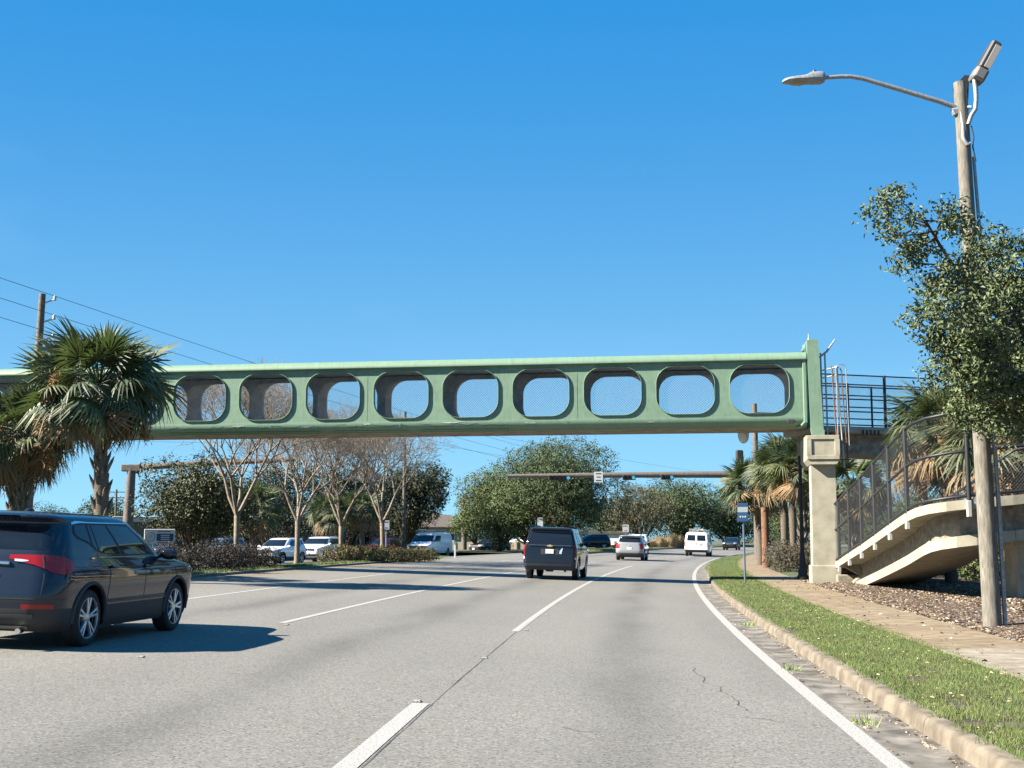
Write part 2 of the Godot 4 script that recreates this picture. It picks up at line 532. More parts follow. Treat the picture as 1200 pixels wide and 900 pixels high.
	obj(strip([[-0.535, -0.09], [-0.56, 0.04], [-0.75, 0.06], [-0.757, -0.05]], dlist(120.0, 330.0)), "far_kerb", M.kerb, kerb)
	structure(obj(strip([[-0.68, 0.040], [-1.4, 0.060], [-2.2, 0.052]], dlist(-14.0, 58.0, 0.5)), "verge", M.soil))
	structure(obj(strip([[-0.73, 0.044], [-1.4, 0.075], [-2.2, 0.052]], dlist(58.0, 330.0, 1.0)), "verge_beyond_bridge", M.lawn))
	# sidewalk slabs
	var walk := node("sidewalk", self)
	structure(walk)
	k0 = -12.0
	var ri := 0
	while k0 < 140.0:
		var L := 1.5
		var w := 0.004 * hn.get_noise_1d(k0 * 3.0)
		var dd := [k0 + 0.008, k0 + L * 0.5, k0 + L - 0.008]
		var gg := strip([[-2.14, -0.02], [-2.143, 0.068 + w], [-2.155, 0.078 + w], [-2.8, 0.080 + w], [-3.485, 0.080 + w], [-3.497, 0.07 + w], [-3.50, -0.02]], dd)
		for e in [0, 2]:
			gg.quad(rp(-2.15, 0.078 + w, dd[e]), rp(-3.49, 0.08 + w, dd[e]), rp(-3.49, -0.02, dd[e]), rp(-2.15, -0.02, dd[e]))
		obj(gg, "slab", M.sidewalk[3] if k0 < 15.9 else M.sidewalk[(ri * 7 + ri / 3) % 3], walk)
		ri += 1
		k0 += L
	structure(obj(strip([[-2.1, 0.035], [-3.56, 0.03]], dlist(-14.0, 140.0, 2.0)), "sidewalk_bed", M.soil))
	structure(obj(strip([[-3.48, 0.05], [-3.8, 0.085], [-4.6, 0.13], [-6.5, 0.20], [-9.0, 0.25], [-16.0, 0.3], [-60.0, 0.3]], dlist(-14.0, 48.0, 1.0)), "mulch_bed", M.mulch))
	structure(obj(strip([[-3.48, 0.05], [-4.0, 0.08], [-9.0, 0.15], [-16.0, 0.2], [-90.0, 0.2]], dlist(48.0, 330.0, 3.0)), "lawn_beyond_bridge", M.lawn))
	# left side: kerb, verge, parking lot behind, cross street
	structure(obj(strip([[14.34, 0.33], [14.355, 0.42], [14.38, 0.44], [14.53, 0.445], [14.55, 0.35]], dlist(-14.0, 72.0, 1.0)), "kerb_opposite", M.kerb))
	structure(obj(strip([[14.53, 0.425], [15.5, 0.41], [17.2, 0.30], [18.6, 0.08], [20.0, -0.06]], dlist(-14.0, 72.0, 1.0)), "verge_opposite", M.lawn))
	structure(obj(strip([[19.9, -0.08], [30.0, -0.13], [60.0, -0.16], [160.0, -0.2]], dlist(-14.0, 72.0, 3.0)), "parking_lot", M.lot))
	structure(obj(strip([[14.3, 0.352], [17.0, 0.29], [22.0, 0.04], [30.0, -0.11], [60.0, -0.16], [160.0, -0.2]], dlist(71.9, 150.0, 2.0)), "cross_street", M.lot))
	# nose of the verge
	g = Geo.new()
	var nose := []
	for i in 13:
		var a := PI * i / 12.0
		nose.append([16.6 - cos(a) * 2.2, 72.0 + sin(a) * 4.5])
	for i in 12:
		g.tri(rp(16.6, 0.40, 72.0), rp(nose[i][0], 0.38, nose[i][1]), rp(nose[i + 1][0], 0.38, nose[i + 1][1]))
		g.quad(rp(nose[i][0], 0.38, nose[i][1]), rp(nose[i][0], 0.1, nose[i][1]), rp(nose[i + 1][0], 0.1, nose[i + 1][1]), rp(nose[i + 1][0], 0.38, nose[i + 1][1]))
	structure(obj(g, "verge_nose", M.lawn))
	# island beyond the junction
	structure(obj(strip([[10.75, 0.2], [10.78, 0.37], [10.95, 0.40], [12.4, 0.50], [13.9, 0.50], [14.1, 0.48], [14.12, 0.3]], dlist(97.0, 330.0, 2.0)), "median_island", M.lawn))
	structure(obj(strip([[10.72, 0.2], [10.735, 0.395], [10.9, 0.41], [10.92, 0.35]], dlist(96.9, 330.0, 2.0)), "kerb_island", M.kerb))
	structure(obj(strip([[18.5, 0.1], [18.6, 0.3], [24.0, 0.35], [40.0, 0.3], [150.0, 0.1]], dlist(112.0, 330.0, 3.0)), "lawn_beyond_junction", M.lawn))

func ribbon(g: Geo, pts: Array, wmin: float, wmax: float, r: RandomNumberGenerator, lift := 0.004, up := 0.003) -> void:
	var ra := PackedVector3Array(); var rb := PackedVector3Array()
	for i in pts.size():
		var p: Vector2 = pts[i]
		var q: Vector2 = pts[mini(i + 1, pts.size() - 1)] - pts[maxi(i - 1, 0)]
		var t := Vector2(q.y, -q.x).normalized() if q.length() > 0 else Vector2(1, 0)
		var w := r.randf_range(wmin, wmax)
		var a := p + t * w; var b := p - t * w
		ra.append(rp(a.x, bank(a.x) + lift, a.y)); rb.append(rp(b.x, bank(b.x) + lift, b.y))
	g.grid([ra, rb], false)

func build_ground_cover() -> void:
	# short turf on the strip between kerb and sidewalk
	rng.seed = 21
	var g := Geo.new()
	for i in 34:
		var p := Vector3(rng.randf_range(-0.07, 0.07), 0, rng.randf_range(-0.07, 0.07))
		var h := rng.randf_range(0.025, 0.06)
		var a := rng.randf() * TAU
		var s := Vector3(cos(a), 0, sin(a)) * rng.randf_range(0.002, 0.0035)
		var lean := Vector3(rng.randf_range(-1, 1), 0, rng.randf_range(-1, 1)) * h * 0.7
		# mostly green blades, one in six dry
		g.col = [Color(0.092, 0.150, 0.034), Color(0.105, 0.158, 0.042), Color(0.085, 0.135, 0.036), Color(0.12, 0.165, 0.05), Color(0.098, 0.150, 0.04), Color(0.23, 0.21, 0.10)][i % 6]
		g.tri(p - s, p + lean + Vector3(0, h, 0), p + s)
	var tuft := g.mesh(true)
	var xs := []
	var pn := FastNoiseLite.new(); pn.seed = 3; pn.frequency = 0.45
	var colr := PackedColorArray()
	var d := 7.0
	while d < 100.0:
		var step := 0.075 if d < 22 else (0.10 if d < 36 else (0.15 if d < 60 else 0.24))
		var o := -0.70
		while o > -2.2:
			var q := Vector2(o + rng.randf_range(-0.05, 0.05), d + rng.randf_range(-0.05, 0.05))
			var bare := pn.get_noise_2d(q.x * 2.0, q.y)
			if bare < 0.36 and q.x < -0.66 + 0.05 * pn.get_noise_1d(q.y * 20):
				var sc := rng.randf_range(0.7, 1.25) * (step / 0.075) * 0.9
				var b := Basis(Vector3.UP, rng.randf() * TAU).scaled(Vector3(sc, rng.randf_range(0.75, 1.2), sc))
				xs.append(Transform3D(b, rp(q.x, 0.048, q.y)))
				var v := clampf(0.85 + 0.35 * pn.get_noise_2d(q.x * 3 + 90, q.y * 2), 0.5, 1.3)
				colr.append(Color(v * (1.0 + 0.25 * maxf(bare, 0.0)), v, v * 0.95))
			o -= step
		d += step
	stuff(tag_ret(multi("turf", tuft, M.grass, xs, colr), "short mown green turf between kerb and sidewalk", "grass"))
	# taller grass tips on the opposite verge and island
	xs = []; colr = PackedColorArray()
	for i in 5200:
		var far := i % 2 == 0
		var q := Vector2(rng.randf_range(14.56, 17.0), rng.randf_range(26.0, 75.5)) if far else Vector2(rng.randf_range(10.95, 14.0), rng.randf_range(97.5, 150.0))
		var sc := rng.randf_range(2.0, 3.4)
		xs.append(Transform3D(Basis(Vector3.UP, rng.randf() * TAU).scaled(Vector3(sc, rng.randf_range(1.4, 2.6), sc)), rp(q.x, lerpf(0.42, 0.32, clampf((q.x - 15.0) / 2.0, 0.0, 1.0)) if far else 0.46, q.y)))
		var v := rng.randf_range(0.7, 1.2)
		colr.append(Color(v, v, v))
	stuff(tag_ret(multi("verge_grass", tuft, M.grass, xs, colr), "patchy grass on the raised verge and island opposite", "grass"))
	# wood chips and dead leaves beside the ramp
	g = Geo.new()
	g.quad(Vector3(-0.03, 0.004, 0.008), Vector3(-0.012, 0.012, -0.011), Vector3(0.034, 0.006, -0.007), Vector3(0.016, 0.0, 0.012))
	g.quad(Vector3(-0.012, 0.008, 0.016), Vector3(-0.02, 0.02, 0.0), Vector3(0.02, 0.024, 0.002), Vector3(0.016, 0.004, 0.017))
	g.quad(Vector3(0.01, 0.004, 0.03), Vector3(-0.002, 0.018, 0.012), Vector3(0.035, 0.014, 0.016), Vector3(0.04, 0.0, 0.034))
	var chip := g.mesh(true)
	xs = []; colr = PackedColorArray()
	for i in 42000:
		var dd := 12.0 + 34.0 * pow(rng.randf(), 1.25)
		var oo := -3.50 - 4.6 * pow(rng.randf(), 1.15)
		if rng.randf() < 0.004: oo = rng.randf_range(-3.46, -2.2)
		var hy := 0.085 if oo > -3.5 else lerpf(0.06, 0.20, clampf((-oo - 3.5) / 2.8, 0, 1))
		var sc := rng.randf_range(0.4, 1.1)
		var b := Basis(Vector3.UP, rng.randf() * TAU) * Basis(Vector3.RIGHT, rng.randf_range(-0.5, 0.5)) * Basis(Vector3.BACK, rng.randf_range(-0.4, 0.4))
		xs.append(Transform3D(b.scaled(Vector3.ONE * sc), rp(oo, hy, dd)))
		var t := rng.randf()
		var cc := Color(0.22, 0.155, 0.10).lerp(Color(0.085, 0.058, 0.038), t)
		if rng.randf() < 0.22: cc = Color(0.31, 0.27, 0.21)
		if rng.randf() < 0.06: cc = Color(0.30, 0.31, 0.32)
		colr.append(cc)
	stuff(tag_ret(multi("wood_chips", chip, M.dry, xs, colr), "brown wood chips and dead leaves beside the ramp", "mulch"))
	# leaf litter caught in the gutter and on the turf
	xs = []; colr = PackedColorArray()
	for i in 1700:
		var dd := 7.5 + 40.0 * pow(rng.randf(), 1.6)
		var where := rng.randf()
		var oo := rng.randf_range(-0.53, -0.40) if where < 0.28 else (rng.randf_range(-0.2, -0.08) if where < 0.36 else rng.randf_range(-2.2, -0.75))
		var hy := -0.076 if oo > -0.6 else 0.085
		var sc := rng.randf_range(0.25, 0.6)
		xs.append(Transform3D(Basis(Vector3.UP, rng.randf() * TAU).scaled(Vector3.ONE * sc), rp(oo, hy, dd)))
		colr.append(Color(0.30, 0.20, 0.11).lerp(Color(0.14, 0.10, 0.07), rng.randf()) if rng.randf() < 0.6 else Color(0.36, 0.29, 0.21))
	stuff(tag_ret(multi("leaf_litter", chip, M.dry, xs, colr), "scattered dry leaves along gutter and turf", "leaves"))
	# weeds at the gutter
	for q in [[-0.16, 15.4], [-0.36, 23.2], [-0.20, 10.9]]:
		g = Geo.new()
		for i in 46:
			var p := Vector3(rng.randf_range(-0.10, 0.10), 0, rng.randf_range(-0.16, 0.16))
			var h := rng.randf_range(0.03, 0.11)
			var a := rng.randf() * TAU
			var s := Vector3(cos(a), 0, sin(a)) * 0.006
			g.col = Color(0.11, 0.19, 0.03).lerp(Color(0.2, 0.24, 0.06), rng.randf())
			g.tri(p - s, p + Vector3(rng.randf_range(-0.06, 0.06), h, rng.randf_range(-0.06, 0.06)), p + s)
		var w := obj(g, "weed", M.grass, null, true)
		w.position = rp(q[0], -0.08, q[1])
		tag(w, "small green weed growing in the gutter seam", "weed", "weeds in the gutter")

func tag_ret(o: Node, label: String, category: String) -> Node:
	tag(o, label, category); return o

func multi(called: String, mesh: Mesh, m: Material, xs: Array, cols := PackedColorArray(), parent: Node = null) -> MultiMeshInstance3D:
	var mm := MultiMesh.new()
	mm.transform_format = MultiMesh.TRANSFORM_3D
	mm.use_colors = cols.size() > 0
	mm.mesh = mesh
	mm.instance_count = xs.size()
	for i in xs.size():
		mm.set_instance_transform(i, xs[i])
		if cols.size() > 0: mm.set_instance_color(i, cols[i])
	var o := MultiMeshInstance3D.new()
	o.multimesh = mm
	o.material_override = m
	if parent == null:
		o.name = numbered(called); add_child(o)
	else:
		o.name = called; parent.add_child(o, true)
	return o

# ---------------------------------------------------------------- the pedestrian bridge
const BAY := 2.41
const HOLE_Y := 6.355

func rounded_rect(hw: float, hh: float, r: float, ang: float) -> Vector2:
	var dir := Vector2(cos(ang), sin(ang))
	var lo := 0.0
	var hi := 3.0
	for i in 26:
		var t := (lo + hi) * 0.5
		var q := (dir * t).abs() - Vector2(hw - r, hh - r)
		var s := Vector2(maxf(q.x, 0), maxf(q.y, 0)).length() + minf(maxf(q.x, q.y), 0.0) - r
		if s < 0: lo = t
		else: hi = t
	return dir * lo

func wall_panel(front: bool) -> ArrayMesh:
	# one bay of a side wall with its rounded opening, local origin at the bay's middle
	var g := Geo.new()
	var lo := Vector2(-BAY / 2, 5.46 - HOLE_Y)
	var hi := Vector2(BAY / 2, 7.30 - HOLE_Y)
	var angs := []
	for i in 56: angs.append(TAU * i / 56.0)
	for q in [Vector2(hi.x, hi.y), Vector2(lo.x, hi.y), Vector2(lo.x, lo.y), Vector2(hi.x, lo.y)]:
		angs.append(fposmod(q.angle(), TAU))
	angs.sort()
	var inn := []; var out := []
	for a in angs:
		inn.append(rounded_rect(0.955, 0.80, 0.58, a))
		var dir := Vector2(cos(a), sin(a))
		var t := 99.0
		if dir.x > 1e-6: t = minf(t, hi.x / dir.x)
		if dir.x < -1e-6: t = minf(t, lo.x / dir.x)
		if dir.y > 1e-6: t = minf(t, hi.y / dir.y)
		if dir.y < -1e-6: t = minf(t, lo.y / dir.y)
		out.append(dir * t)
	var K := angs.size()
	var th := 0.15
	for i in K:
		var j := (i + 1) % K
		var a := Vector3(inn[i].x, inn[i].y, 0); var b := Vector3(inn[j].x, inn[j].y, 0)
		var e := Vector3(out[j].x, out[j].y, 0); var f := Vector3(out[i].x, out[i].y, 0)
		var z := Vector3(0, 0, -th)
		g.quad(f, e, b, a)
		g.quad(a + z, b + z, e + z, f + z)
		# the reveal, smooth round the opening
		var na := Vector3(-inn[i].x, -inn[i].y, 0).normalized(); var nb := Vector3(-inn[j].x, -inn[j].y, 0).normalized()
		g.vert(a, na); g.vert(a + z, na); g.vert(b + z, nb)
		g.vert(a, na); g.vert(b + z, nb); g.vert(b, nb)
	return g.mesh()

func opening_rim() -> ArrayMesh:
	var g := Geo.new()
	var rows := []
	for pr in [[0.0, -0.02], [-0.002, 0.055], [0.006, 0.062], [0.016, 0.055], [0.018, -0.01]]:
		var row := PackedVector3Array()
		for i in 57:
			var p := rounded_rect(0.955 + pr[0], 0.80 + pr[0], 0.58 + pr[0], TAU * (i % 56) / 56.0)
			row.append(Vector3(p.x, p.y, pr[1]))
		rows.append(row)
	g.grid(rows, true)
	return g.mesh()

func wire_rect(g: Geo, a: Vector3, ux: Vector3, uy: Vector3, w: float, h: float, pitch: float, r: float, rounded := false) -> void:
	# crossed wires of a chain-link sheet spanning w by h from corner a
	var nz := ux.cross(uy).normalized()
	for way in 2:
		var k := -h + pitch * 0.5
		while k < w:
			var t0 := maxf(0.0, -k); var t1 := minf(h, w - k)
			if t1 > t0 + 0.02:
				var p := Vector2(k + t0, t0); var q := Vector2(k + t1, t1)
				if way == 1: p.y = h - p.y; q.y = h - q.y
				var ok := true
				if rounded:
					var c: Array = clip_round(p, q)
					ok = c.size() == 2
					if ok: p = c[0]; q = c[1]
				if ok:
					var A := a + ux * p.x + uy * p.y; var B := a + ux * q.x + uy * q.y
					var s := (B - A).normalized().cross(nz) * r
					var z := nz * r
					g.quad(A + s, B + s, B + z, A + z); g.quad(A + z, B + z, B - s, A - s); g.quad(A - s, B - s, B + s, A + s)
			k += pitch

func clip_round(p: Vector2, q: Vector2) -> Array:
	# part of a wire inside the rounded opening (wire coordinates start at its lower left)
	var out := []
	var n := 60
	var first := -1
	var last := -1
	for i in n + 1:
		var c := (p.lerp(q, float(i) / n) - Vector2(0.955, 0.80)).abs() - Vector2(0.955 - 0.58, 0.80 - 0.58)
		var s := Vector2(maxf(c.x, 0), maxf(c.y, 0)).length() + minf(maxf(c.x, c.y), 0.0) - 0.58
		if s < 0.01:
			if first < 0: first = i
			last = i
	if last > first: out = [p.lerp(q, float(first) / n), p.lerp(q, float(last) / n)]
	return out

func sweep(prof: Array, x0: float, x1: float, flip := false) -> Geo:
	# profile of [z, y] pairs carried along x
	var g := Geo.new()
	var rows := []
	for x in [x0, x1]:
		var row := PackedVector3Array()
		for p in prof: row.append(Vector3(x, p[1], p[0]))
		rows.append(row)
	g.grid(rows, flip)
	return g

func build_bridge() -> void:
	var b := thing("pedestrian_bridge", "long green pedestrian bridge with rounded mesh openings spanning the road", "bridge", Vector3(9.607, 0, -41.5), -0.15)
	var n := 14
	var left := -(1.5 - BAY / 2 + BAY * n) - 0.3
	var panel := wall_panel(true)
	var rim := opening_rim()
	var wires := Geo.new()
	wire_rect(wires, Vector3(-0.955, -0.80, -0.09), Vector3.RIGHT, Vector3.UP, 1.91, 1.60, 0.085, 0.0035, true)
	var wm := wires.mesh()
	for i in n:
		var at := Transform3D(Basis.IDENTITY, Vector3(-(1.5 + BAY * i), HOLE_Y, 0))
		var p := inst(panel, "wall_panel", M.green, b, at)
		inst(rim, "opening_rim", M.green, p)
		stuff(inst(wm, "wire_mesh", M.bridge_wire, p))
		inst(panel, "rear_wall_panel", M.inner, b, at.translated(Vector3(0, 0, -2.35)))
	var g := Geo.new()
	for q in [[-0.1475, -0.075, 0.295], [-0.1475, -2.425, 0.295], [left + 0.15, -0.075, 0.3], [left + 0.15, -2.425, 0.3]]:
		g = Geo.new()
		g.box(Vector3(q[0], 6.38, q[1]), Vector3(q[2], 1.84, 0.15))
		obj(g, "end_wall", M.green, b)
	# rolled bottom edge, soffit
	var prof := []
	for i in 11:
		var a := PI / 2 * i / 10.0
		prof.append([0.002 + 0.03 * sin(a * 2.0) - 0.38 * (1 - cos(a)), 5.46 - 0.38 * sin(a)])
	obj(sweep(prof, left, 0.0, true), "rolled_edge", M.green, b)
	obj(sweep([[-0.38, 5.08], [-2.12, 5.08]], left, 0.0, true), "soffit", M.soffit, b)
	prof = []
	for i in 11:
		var a := PI / 2 * i / 10.0
		prof.append([-2.5 + 0.38 * (1 - cos(a)), 5.46 - 0.38 * sin(a)])
	obj(sweep(prof, left, 0.0), "rolled_edge", M.green, b)
	# pale top flange, leaning out over the wall
	obj(sweep([[0.0, 7.275], [0.125, 7.275], [0.138, 7.30], [0.13, 7.36], [0.09, 7.43], [0.02, 7.50], [-0.06, 7.545], [-0.2, 7.56], [-2.3, 7.56], [-2.45, 7.54], [-2.55, 7.46], [-2.6, 7.36], [-2.6, 7.28], [-2.5, 7.275]], left, 0.02, true), "top_flange", M.green, b)
	g = Geo.new()
	g.box(Vector3(left / 2, 7.36, -1.25), Vector3(-left - 0.04, 0.06, 2.3))
	obj(g, "ceiling", M.inner, b)
	g = Geo.new()
	g.box(Vector3(left / 2, 5.27, -1.25), Vector3(-left - 0.04, 0.2, 2.2))
	obj(g, "deck", M.inner, b)
	# darker touch-up paint with a ragged edge on the roll
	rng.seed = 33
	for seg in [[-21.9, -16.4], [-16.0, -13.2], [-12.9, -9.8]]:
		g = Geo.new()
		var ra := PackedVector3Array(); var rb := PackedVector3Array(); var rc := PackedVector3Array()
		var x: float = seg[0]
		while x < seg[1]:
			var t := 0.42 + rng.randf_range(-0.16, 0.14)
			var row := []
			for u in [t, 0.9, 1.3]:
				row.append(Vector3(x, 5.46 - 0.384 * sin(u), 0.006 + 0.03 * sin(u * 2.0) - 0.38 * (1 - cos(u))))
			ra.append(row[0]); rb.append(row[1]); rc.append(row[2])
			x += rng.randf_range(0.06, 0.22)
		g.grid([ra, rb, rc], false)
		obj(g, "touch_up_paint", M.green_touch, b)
	# pale scuffs where lorries have brushed the roll, and bare spots on the flange
	for sc in [[-19.6, 0.5, 0.25], [-17.1, 0.35, 0.4], [-12.2, 0.9, 0.15], [-9.3, 0.4, 0.3], [-14.9, 0.3, 0.2], [-5.2, 0.25, 0.35]]:
		g = Geo.new()
		var sa := PackedVector3Array(); var sb := PackedVector3Array()
		for i in 9:
			var x2: float = sc[0] + sc[1] * i / 8.0
			var u0: float = sc[2] + rng.randf_range(-0.03, 0.03)
			var u1: float = u0 + (0.0 if i in [0, 8] else rng.randf_range(0.03, 0.12))
			sa.append(Vector3(x2, 5.46 - 0.384 * sin(u0), 0.009 + 0.03 * sin(u0 * 2.0) - 0.38 * (1 - cos(u0))))
			sb.append(Vector3(x2, 5.46 - 0.384 * sin(u1), 0.009 + 0.03 * sin(u1 * 2.0) - 0.38 * (1 - cos(u1))))
		g.grid([sa, sb], false)
		obj(g, "scuff", M.scuff, b)
	# joint straps seen on the flange and roll
	for x in [-7.9, -13.6, -18.2]:
		g = Geo.new()
		var pr2 := []
		for p in [[0.02, 5.42], [0.025, 5.3], [-0.02, 5.2], [-0.12, 5.11]]: pr2.append([p[0] + 0.006, p[1] - 0.004])
		obj(sweep(pr2, x, x + 0.03, true), "joint_strap", M.green, b)
	for i in [2, 5, 8, 11]:
		var xs: float = -(1.5 + BAY * i) - BAY / 2
		obj(sweep([[0.004, 7.27], [0.007, 6.4], [0.004, 5.47]], xs - 0.02, xs + 0.02, true), "weld_seam", M.green, b)
	# right end: upright flange and tall end posts
	g = Geo.new()
	g.box(Vector3(-0.05, 6.25, 0.03), Vector3(0.12, 2.1, 0.10), Basis.IDENTITY, 0.02)
	obj(g, "end_flange", M.green, b)
	g = Geo.new()
	g.tube([Vector3(-0.02, 7.2, 0.03), Vector3(-0.02, 5.45, 0.03), Vector3(-0.06, 5.25, 0.0), Vector3(-0.18, 5.12, -0.1), Vector3(-0.3, 5.07, -0.2)], [0.05, 0.05, 0.05, 0.05, 0.05], 10)
	obj(g, "end_flange_roll", M.green, b)
	for z in [-0.05, -2.45]:
		g = Geo.new()
		g.prism(PackedVector2Array([Vector2(0.15, 4.73), Vector2(0.53, 4.73), Vector2(0.53, 4.95), Vector2(0.50, 4.98), Vector2(0.41, 7.93), Vector2(0.05, 7.93), Vector2(0.05, 7.5), Vector2(0.10, 5.0)]), 0.30, Transform3D(Basis.IDENTITY, Vector3(0, 0, z - 0.1)))
		var post := obj(g, "end_post", M.green, b)
		g = Geo.new()
		g.lathe([[0.05, 7.93], [0.03, 7.98], [0.012, 8.0], [0.01, 8.15]], 8, Transform3D(Basis.IDENTITY, Vector3(0.12, 0, z)))
		obj(g, "finial", M.pale_metal, post)
	g = Geo.new()
	for i in 8:
		var a0 := PI / 2 * i / 8.0; var a1 := PI / 2 * (i + 1) / 8.0
		g.beam(Vector3(0.05 - 0.25 * (1 - sin(a0)) * 1.0, 7.56 + 0.36 * (1 - cos(a0)), -1.3), Vector3(0.05 - 0.25 * (1 - sin(a1)), 7.56 + 0.36 * (1 - cos(a1)), -1.3), 2.3, 0.03)
	obj(g, "end_gusset", M.green, b)
	g = Geo.new()
	g.box(Vector3(-0.52, 5.27, 0.0), Vector3(0.22, 0.12, 0.10), Basis.IDENTITY, 0.015)
	obj(g, "junction_box", M.dark_metal, b)

func build_pier(at: Vector3, turn: float, label: String) -> void:
	var p := thing("bridge_pier", label, "pier", at, turn, "concrete bridge piers")
	var g := Geo.new()
	g.box(Vector3(0, 0.28, -0.5), Vector3(0.92, 0.66, 1.05), Basis.IDENTITY, 0.02)
	obj(g, "plinth", M.concrete, p)
	g = Geo.new()
	var rows := []
	for q in [[0.40, 0.60], [0.385, 2.0], [0.375, 3.9]]:
		var row := PackedVector3Array()
		for k in [[-1, 0.0], [-1, -0.9], [1, -0.9], [1, 0.0], [-1, 0.0]]:
			row.append(Vector3(q[0] * k[0], q[1], k[1] - 0.04 - (0.40 - q[0])))
		rows.append(row)
	for i in 2:
		for j in 4:
			g.quad(rows[i][j], rows[i][j + 1], rows[i + 1][j + 1], rows[i + 1][j])
	obj(g, "column", M.concrete, p)
	g = Geo.new()
	g.prism(PackedVector2Array([Vector2(-0.40, 3.80), Vector2(0.40, 3.80), Vector2(0.52, 3.95), Vector2(0.52, 4.725), Vector2(-0.52, 4.725), Vector2(-0.52, 3.95)]), 2.7, Transform3D(Basis.IDENTITY, Vector3(0, 0, -2.55)))
	var cap := obj(g, "cap", M.concrete, p)
	g = Geo.new()
	for q in [[0, 4.66, 1.0, 0.13], [0, 4.02, 1.0, 0.13], [-0.44, 4.34, 0.16, 0.51], [0.44, 4.34, 0.16, 0.51]]:
		g.box(Vector3(q[0], q[1], 0.165), Vector3(q[2], q[3], 0.05), Basis.IDENTITY, 0.008)
	obj(g, "cap_border", M.concrete, cap)

# ---------------------------------------------------------------- ramp beside the bridge
func rail_fence(called: String, label: String, base: Array, high: float, levels: Array, posts: Array, pitch: float, brackets := false, rail_r := 0.035) -> void:
	# base: points along the foot of the fence; posts: indexes into base that carry a post
	var f := thing(called, label, "fence")
	for i in posts:
		var g := Geo.new()
		g.tube([base[i] + Vector3(0, -0.12, 0), base[i] + Vector3(0, high + 0.03, 0)], [0.052, 0.052], 8)
		var p := obj(g, "post", M.fence, f)
		if brackets:
			g = Geo.new()
			g.box(base[i] + Vector3(-0.02, -0.20, 0.03), Vector3(0.09, 0.34, 0.09), Basis.IDENTITY, 0.01)
			obj(g, "bracket", M.pale_metal, p)
	for h in levels:
		var g := Geo.new()
		var pts := []; var rr := []
		for q in base:
			pts.append(q + Vector3(0, high * h, 0)); rr.append(rail_r)
		g.tube(pts, rr, 6)
		obj(g, "rail", M.fence, f)
	for i in base.size() - 1:
		var a: Vector3 = base[i] + Vector3(0, 0.05, 0); var q: Vector3 = base[i + 1] + Vector3(0, 0.05, 0)
		var g := Geo.new()
		wire_rect(g, a, (q - a).normalized(), Vector3.UP, (q - a).length(), high - 0.05, pitch, 0.0019)
		if g.v.size() > 0: stuff(obj(g, "wire_mesh", M.wire, f))

func w3(a: Array) -> Vector3:
	return Vector3(a[0], a[1], -a[2])

